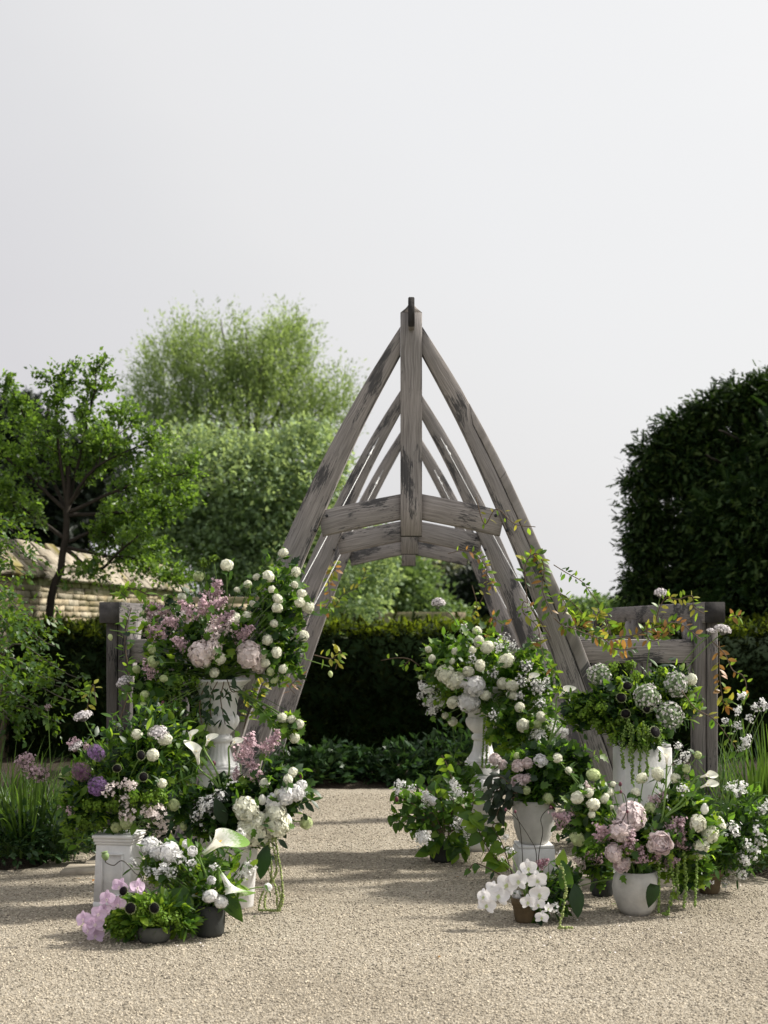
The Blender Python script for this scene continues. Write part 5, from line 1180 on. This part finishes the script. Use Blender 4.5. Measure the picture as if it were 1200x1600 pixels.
# large single leaves
for (px, py, d_, sz, dr, k, lab) in ((1022, 1385, 7.83, .12, (-.25, -.1, -1), 'dbroad', 'broad dark leaf hanging over the side of the round concrete pot'), (876, 1352, 7.75, .10, (.2, -.1, 1), 'limeheart', 'upright lime leaf behind the white orchids'), (898, 1380, 7.75, .16, (.1, -.3, -1), 'deep', 'large dark leaf drooping beside the orchid tassel'), (885, 1385, 7.72, .12, (-.1, -.2, 1), 'broad', 'upright broad leaf beside the orchid tassel'), (300, 1405, 7.4, .15, (-1, -.2, .35), 'broad', 'broad leaf pointing towards the dark flowers from the charcoal pot'), (352, 1400, 7.38, .13, (.6, -.2, -.8), 'broad', 'broad leaf drooping from the charcoal pot'), (418, 1320, 8.0, .17, (-.25, -.3, -1), 'deep', 'long dark leaf hanging over the white bucket'), (352, 1290, 8.05, .15, (-.3, -.3, 1), 'deep', 'glaucous leaf standing in the white bucket')):
    p = P(px, py, d_); t = thing('large_leaf', p, lab, 'leaf'); leaf_at(t, p, k, p, dr, sz, (0, -1, .3), .15)
# ------------------------------------------------------------------ climbers on the timber
V6 = (700, 840, 4.0)
def vine(pts, d, label, n, kinds=('limeoval', 'limeoval', 'yoval', 'oval', 'oval', 'limeoval', 'ooval'), size=.05, T=V6, dd=.0):
    leaf_branch('climbing_vine', [tp(T, x, y) if T else (x, y) for x, y in pts], d, list(kinds), label, int(n * 1.5), size * 1.08, 'climbing vines on the timber', dd=dd, cat='vine', spread=.9, r=.0028)
vine([(500, 440), (480, 200), (520, 110), (570, 110), (600, 200), (590, 330), (650, 480)], 9.38, 'vine with lime and orange leaves climbing the cracked arch leg', 40, size=.055)
vine([(640, 620), (560, 500), (480, 400), (470, 470), (560, 560), (590, 720), (680, 860)], 9.36, 'thin vine trailing down the cracked arch leg over the bouquet', 18)
vine([(660, 500), (730, 560), (820, 560), (900, 600), (980, 640), (1060, 700), (1180, 690)], 9.25, 'yellowing vine stretched from the arch leg to the pergola beam', 46)
vine([(660, 170), (740, 220), (830, 270), (880, 330), (950, 420), (990, 460), (1040, 760)], 9.3, 'arching twig of round leaves reaching up into the sky', 30, ('oval', 'oval', 'limeoval'), .04)
vine([(760, 560), (850, 500), (770, 400), (700, 350), (740, 430), (720, 480)], 9.3, 'loop of vine with pale yellow leaves beside the arch leg', 20, ('yoval', 'limeoval', 'limeoval'))
vine([(900, 660), (920, 560), (940, 470), (970, 480), (1010, 600)], 9.22, 'short bright yellow-green vine tuft near the pergola beam', 20, ('limeoval', 'yoval'))
vine([(0, 100), (110, 80), (200, 130), (240, 200), (260, 290), (290, 300)], 11.9, 'reddish vine hanging from the second arch collar', 16, ('ooval', 'limeoval', 'yoval', 'limeoval', 'oval'), .055)
vine([(150, 300), (180, 420), (150, 480), (230, 340), (240, 160)], 11.9, 'vine with tiny pale leaves on the second arch leg', 14, ('limeoval', 'yoval'), .05)
vine([(260, 700), (300, 520), (270, 500), (380, 560)], 11.7, 'orange-leaved vine low on the second arch leg', 10, ('ooval', 'oval'), .06)
vine([(100, 350), (300, 420), (480, 390), (560, 360), (700, 330), (830, 420)], 8.86, 'vine crossing the pergola cross beam with orange leaf tips', 34, ('limeoval', 'yoval', 'ooval', 'oval'), .05, T5)
vine([(580, 330), (600, 250), (640, 190), (700, 200), (780, 180), (790, 240), (850, 280)], 8.86, 'vine tuft climbing over the pergola top beam', 22, ('limeoval', 'yoval'), .045, T5)
vine([(890, 430), (960, 500), (1005, 590), (1060, 620), (1080, 690), (1050, 740)], 8.9, 'curling bare vine off the outer pergola post', 10, ('ooval', 'limeoval'), .045, T5)
vine([(930, 430), (930, 560), (940, 690), (960, 780), (1010, 760)], 9.5, 'bright yellow vine leaves down the outer pergola post', 18, ('yoval', 'limeoval', 'ooval'), .055, T5)
vine([(720, 700), (800, 800), (900, 860), (980, 960), (1040, 1050)], 8.75, 'thin vine sagging across the foot of the pergola post', 12, ('limeoval', 'yoval', 'oval'), .045, T5)
vine([(530, 340), (540, 420), (600, 420), (640, 350), (660, 400)], 8.84, 'vine sprig below the top beam with a brown leaf', 14, ('ooval', 'yoval', 'limeoval'), .05, T5)
vine([(980, 300), (1020, 290), (1055, 300)], 8.8, 'tiny lime sprig beyond the pergola beam end', 6, ('limeoval', 'limeoval', 'ooval'), .05, T5)
Z3 = (370, 820, 3.636)
vine([(530, 200), (560, 250), (520, 300), (530, 420), (500, 480)], 13.9, 'vine with amber leaves on the third arch leg', 22, ('yoval', 'ooval', 'limeoval'), .08, Z3)
vine([(500, 470), (560, 460), (600, 400), (690, 350), (740, 250)], 13.9, 'airy vine reaching from the third leg over the hedge', 16, ('limeoval', 'yoval'), .06, Z3)
vine([(330, 960), (300, 920), (340, 880), (350, 860)], 11.8, 'sprig of orange leaves on the second left arch leg', 7, ('ooval', 'ooval', 'limeoval'), .07, Z3)
vine([(440, 740), (540, 760), (590, 720), (560, 820)], 8.9, 'curved shoot with lime leaves beside the nodding bud', 10, ('limeoval', 'yoval'), .05, Z3)
vine([(40, 1160), (70, 1060), (120, 980), (130, 940), (150, 900)], 9.4, 'lime-leaved climber on the arch leg beside the left urn', 26, ('limeoval', 'oval', 'yoval'), .055, Z3)
vine([(170, 1330), (165, 1200), (200, 1080), (195, 1000), (205, 950)], 9.45, 'climber with yellow-green leaves up the left pergola post', 40, ('limeoval', 'oval', 'lance'), .055, None)
vine([(150, 1100), (146, 1070), (140, 1085), (136, 1110)], 9.4, 'yellow leaf sprig beside the left pergola post', 8, ('limeoval', 'yoval'), .055, None)
vine([(200, 935), (190, 925), (210, 920), (232, 930)], 9.6, 'flat tuft of lime leaves on the left pergola beam', 14, ('limeoval', 'limelobed'), .06, None)
vine([(800, 700), (830, 790), (870, 740), (930, 790), (1000, 800)], 9.35, 'faint vine around the knot of the cracked leg', 8, ('limeoval', 'yoval'), .04, (370, 450, 2.143))
vine([(600, 640), (560, 650), (545, 680), (570, 600)], 9.4, 'small shoot beside the collar of the cracked leg', 8, ('limeoval', 'oval'), .045, V6)
# jasmine trailing over the left urn bowl
for i, pts in enumerate(([(340, 1065), (330, 1085), (328, 1105), (330, 1120)], [(350, 1065), (345, 1090), (348, 1112), (352, 1132)], [(325, 1065), (315, 1085), (312, 1110), (318, 1140)], [(355, 1062), (362, 1080), (372, 1080)])):
    leaf_branch('jasmine_trail', pts, 8.78, ['dlance', 'dlance', 'deep'], 'dark jasmine trail over the left urn bowl, ' + ['short middle one', 'longest', 'on the pedestal side', 'lying along the rim'][i], 15, .058, 'jasmine trails', hang=.4, jit=.017, dd=-.012)
for i, pts in enumerate(([(655, 1040), (640, 1030), (620, 1028), (595, 1032)], [(640, 1032), (628, 1042)])):
    leaf_branch('bare_shoot', pts, 10.2, ['limeoval', 'oval'], ['thin shoot reaching from the right urn bouquet over the hedge', 'short drooping tip below the thin shoot'][i], 6, .04)

# ------------------------------------------------------------------ garden plants in the beds
def blades(name, O, n, h, spread, m, label, cat='plant', wid=.011, lean=.9):
    t = thing(name, O, label, cat); mb = MB(); a = R.uniform(0, 6.283, n); r0 = R.random(n) ** .5 * spread; L = R.uniform(.6, 1.1, n) * h; b = R.uniform(.1, lean, n) * R.uniform(.3, 1.3, n); a = a + R.normal(size=n) * .8; tn = R.uniform(.5, 1.4, n)
    for i in range(n):
        s0 = np.array([math.cos(a[i]) * r0[i], math.sin(a[i]) * r0[i], 0]); dr = np.array([math.cos(a[i]), math.sin(a[i]), 0]); sd = np.array([-dr[1], dr[0], 0]) * wid
        V = []
        for k in range(6):
            v = k / 5; c = s0 + dr * b[i] * L[i] * v ** 2 + np.array([0, 0, L[i] * (v - .38 * b[i] * v ** 3)]); w = (1 - v ** 2) * .9 + .08
            V += [c - sd * w, c + sd * w]
        mb.add(V, [(2 * k, 2 * k + 1, 2 * k + 3, 2 * k + 2) for k in range(5)], tn[i])
    mk('foliage', mb.mesh('foliage', m), t); return t
blades('grassy_clump', G(40, 9.9), 300, .72, .38, LM['grassy'], 'tall clump of strappy grass leaves by the left planting bed edge', 'grass clump', .008)
blades('grassy_clump', G(-20, 10.4), 220, .8, .4, LM['grassy'], 'strappy leaves cut by the left picture edge', 'grass clump', .008)
blades('grassy_clump', G(110, 10.3), 200, .6, .3, LM['grassy'], 'short strappy leaves near the left pergola post foot', 'grass clump', .007)
blades('iris_clump', G(1170, 9.7), 160, .8, .25, LM['grassy'], 'upright sword-like leaves behind the honesty at the right edge', 'iris', .013, .35)
blades('iris_clump', G(1215, 9.9), 160, .95, .28, LM['grassy'], 'taller sword-like leaves cut by the right picture edge', 'iris', .013, .35)
def mound(name, px, d_, w, h, n, leaf, size, label, m=None, cat='plant'):
    O = G(px, d_); O.z = .05; t = thing(name, O, label, cat); dr = nrm(np.abs(R.normal(size=(n, 3))) * np.sign(R.normal(size=(n, 3))) * np.array([1, 1, 1])); dr[:, 2] = np.abs(dr[:, 2])
    q = dr * np.array([w, w * .8, h]) * (R.uniform(.45, 1, (n, 1))) * lumpy(dr, int(px), .12)[:, None]
    mb = MB(); rot = frame_from(dr + R.normal(size=q.shape) * .5 + np.array([0, -.3, .1]), n=np.array([0, -.2, 1.]) + R.normal(size=q.shape) * .4)
    mb.inst(LT[leaf], q, rot, R.uniform(.6, 1.2, n) * size, R.uniform(.6, 1.35, n)); mk('foliage', mb.mesh('foliage', LM[m or 'bedleaf']), t)
    mb = MB()
    for k in range(0, n, max(1, n // 40)): tube(mb, quadc((0, 0, 0), q[k], (0, 0, .05), 5), .004, 4, .7)
    mk('stems', mb.mesh('stems', STEM), t); return t
for i, (px, d_, w, h, lf, sz, lab) in enumerate(((495, 14.2, .34, .42, 'lobed', .10, 'round scalloped plant at the hedge foot beside the arch leg'), (545, 14.35, .30, .34, 'lobed', .09, 'low leafy plant at the hedge foot, next to the scalloped one'), (588, 14.3, .28, .30, 'oval', .09, 'dark sprawling plant in the middle of the hedge foot'), (628, 14.2, .32, .40, 'lobed', .08, 'divided-leaf plant at the hedge foot with bluish leaves'), (668, 14.3, .30, .42, 'oval', .08, 'leafy plant at the hedge foot behind the white blossom'), (715, 14.4, .35, .5, 'oval', .09, 'taller leafy plant beside the far right arch leg'), (760, 14.4, .35, .45, 'lobed', .09, 'leafy plant hidden behind the right urn'), (445, 14.4, .3, .35, 'oval', .08, 'small leafy plant behind the left arch legs'))):
    mound('bed_plant', px, d_, w, h, 420, lf, sz, lab)
for i, (px, d_, w, h, lf, sz, lab, m) in enumerate(((90, 9.75, .32, .42, 'oval', .05, 'dark low bush in the left bed below the meadow rue', None), (20, 9.6, .3, .38, 'deep', .06, 'shadowy bush at the left bed corner', 'deep'), (1130, 9.35, .32, .48, 'lance', .07, 'leafy bush in the right bed behind the honesty', 'bedleaf'), (1190, 9.2, .3, .4, 'oval', .05, 'bushy leaves at the right bed corner', 'bedleaf'), (1060, 10.2, .4, .7, 'lance', .08, 'tall shadowed leaves behind the tall white column', 'deep'), (950, 10.4, .4, .6, 'oval', .08, 'shadowed leaves behind the lace flowers', 'deep'), (240, 10.6, .45, .8, 'oval', .08, 'shadowed leaves behind the left pergola post', 'deep'), (300, 10.8, .4, .7, 'oval', .08, 'shadowed leaves behind the left urn', 'deep'))):
    mound('border_bush', px, d_, w, h, 700, lf, sz, lab, m, 'bush')
# light-leaved shrub at the left edge: layered arching branches
O = G(-40, 10.8); t = thing('arching_shrub', O, 'light green shrub with layered arching branches at the left edge', 'shrub')
ends = [(140, 1085, 10.4), (125, 1060, 10.6), (110, 1095, 10.2), (90, 1040, 10.5), (75, 1110, 10.1), (60, 1000, 10.7), (80, 985, 10.9), (40, 960, 10.5), (30, 1070, 10.0), (20, 1120, 9.9), (55, 845, 12.2), (45, 900, 12.0), (20, 830, 12.3), (60, 880, 12.0), (10, 940, 11.5), (30, 990, 10.3), (100, 1075, 10.5), (70, 1060, 10.2), (10, 870, 12.0), (85, 1010, 10.7), (40, 1140, 10.0), (95, 1130, 10.2)]
lines, S, D = [], [], []
for x, y, d_ in ends:
    a = P(-40, 1330 if d_ < 11.5 else 1150, d_); c = P((x - 60) / 2 - 10, y - 15, d_ + .05); e = P(x, y, d_); lines.append(([O, a, c, e], .014, .003)); q = spline([a, c, e], 60)[22:]
    k = R.integers(0, len(q), 27); S.append(q[k] + R.normal(size=(27, 3)) * np.array([.05, .09, .03])); D.append(np.gradient(q, axis=0)[k] * 20 + R.normal(size=(27, 3)) * .7 + np.array([0, -.1, .0]))
limbs('branches', t, O, lines, BARK['grey']); mb = MB(); twig_leaves(mb, np.concatenate(S), np.concatenate(D), R.uniform(.06, .16, 27 * len(ends)), 5, .05, leaf4, droop=.6, spread=.7, jit=.008, tv=.35)
mk('crown', shift(mb, O).mesh('crown', LM['rose']), t)
# meadow rue in the left bed
for i, (px, py, sz) in enumerate(((38, 1192, 34), (50, 1205, 30), (62, 1210, 34), (46, 1185, 24), (75, 1105, 12), (98, 1265, 22))):
    p = P(px, py, 9.6); O = G(px + 10, 9.75); t = thing('meadow_rue', O, 'fluffy mauve meadow rue head in the left bed, ' + ['leftmost of the cluster', 'middle of the cluster', 'nearest the pedestal', 'topmost of the cluster', 'small and high against the dark hedge', 'low and half hidden'][i], 'flower', 'meadow rue flowers')
    mk('bloom', MESH['thal'][i % 2], t, M=M4(upframe([(0, -.3, 1)])[0], p - O, sz * 9.6 / F)); stem_obj(t, O, quadc(O, p, (0, 0, .05)), .003)
# fallen leaves and petals on the gravel
for i, (px, py, k, lab) in enumerate(((125, 1376, 'ooval', 'curled orange leaf on the gravel beside the short pedestal'), (148, 1377, 'ooval', 'second orange leaf touching the short pedestal foot'), (714, 1373, 'ooval', 'small red-brown leaf on the gravel before the heart leaves'), (124, 1517, 'deep', 'single dark green leaf lying on the open gravel'), (688, 1497, 'ooval', 'faint tan leaf on the open gravel'), (400, 1434, 'oval', 'green sprig fallen beside the tassel loops'), (536, 1525, 'peony', 'brown speck of leaf in the middle of the gravel'), (180, 1300, 'yoval', 'yellow leaf caught below the pedestal flowers'), (642, 1330, 'peony', 'dark leaf fallen on the shaded path'), (965, 1415, 'oval', 'green clipping by the round concrete pot'))):
    p = G(px, EYE * F / (py - HOR)); p.z = .012; t = thing('fallen_leaf', p, lab, 'leaf', 'fallen leaves'); leaf_at(t, p, k, p, (float(R.normal()), float(R.normal()), .12), .035, (0, 0, 1), .1)
# a scatter of dropped petals and leaf bits, too small to count
mb = MB(); n = 260; px = np.concatenate([R.normal(260, 90, n // 2), R.normal(930, 110, n // 2)]); d_ = R.uniform(7.0, 8.9, n); c = R.random(n) < .45
q = np.stack([(px - 600) * d_ / F, d_, np.full(n, .012)], 1); rt = frame_from(R.normal(size=(n, 3)) * np.array([1, 1, .15]), n=np.array([0, 0, 1.]) + R.normal(size=(n, 3)) * .3)
mb.inst(leaf4, q[c], rt[c], R.uniform(.008, .018, c.sum()), 1.0, 0); mb.inst(leaf4, q[~c], rt[~c], R.uniform(.008, .02, (~c).sum()), R.uniform(.5, 1, (~c).sum()), 1)
tag(mk('petal_litter', mb.mesh('petal_litter', [PM['umbel'], LM['deep']])), 'tiny dropped petals and leaf bits on the gravel around the pots', 'litter', kind='stuff')
# flat stones in front of the beds
for i, (px, d_, w) in enumerate(((908, 8.9, .34), (135, 9.35, .3))):
    O = G(px, d_); mb = MB(); boxes(mb, -w / 2, w / 2, -.12, .14, -.02, .03, .01); o = tag(mk('paving_slab', mb.mesh('paving_slab', MAT['slab']), None, O), ['weathered flat stone beside the dark slim pot', 'weathered flat stone beside the short pedestal'][i], 'slab')
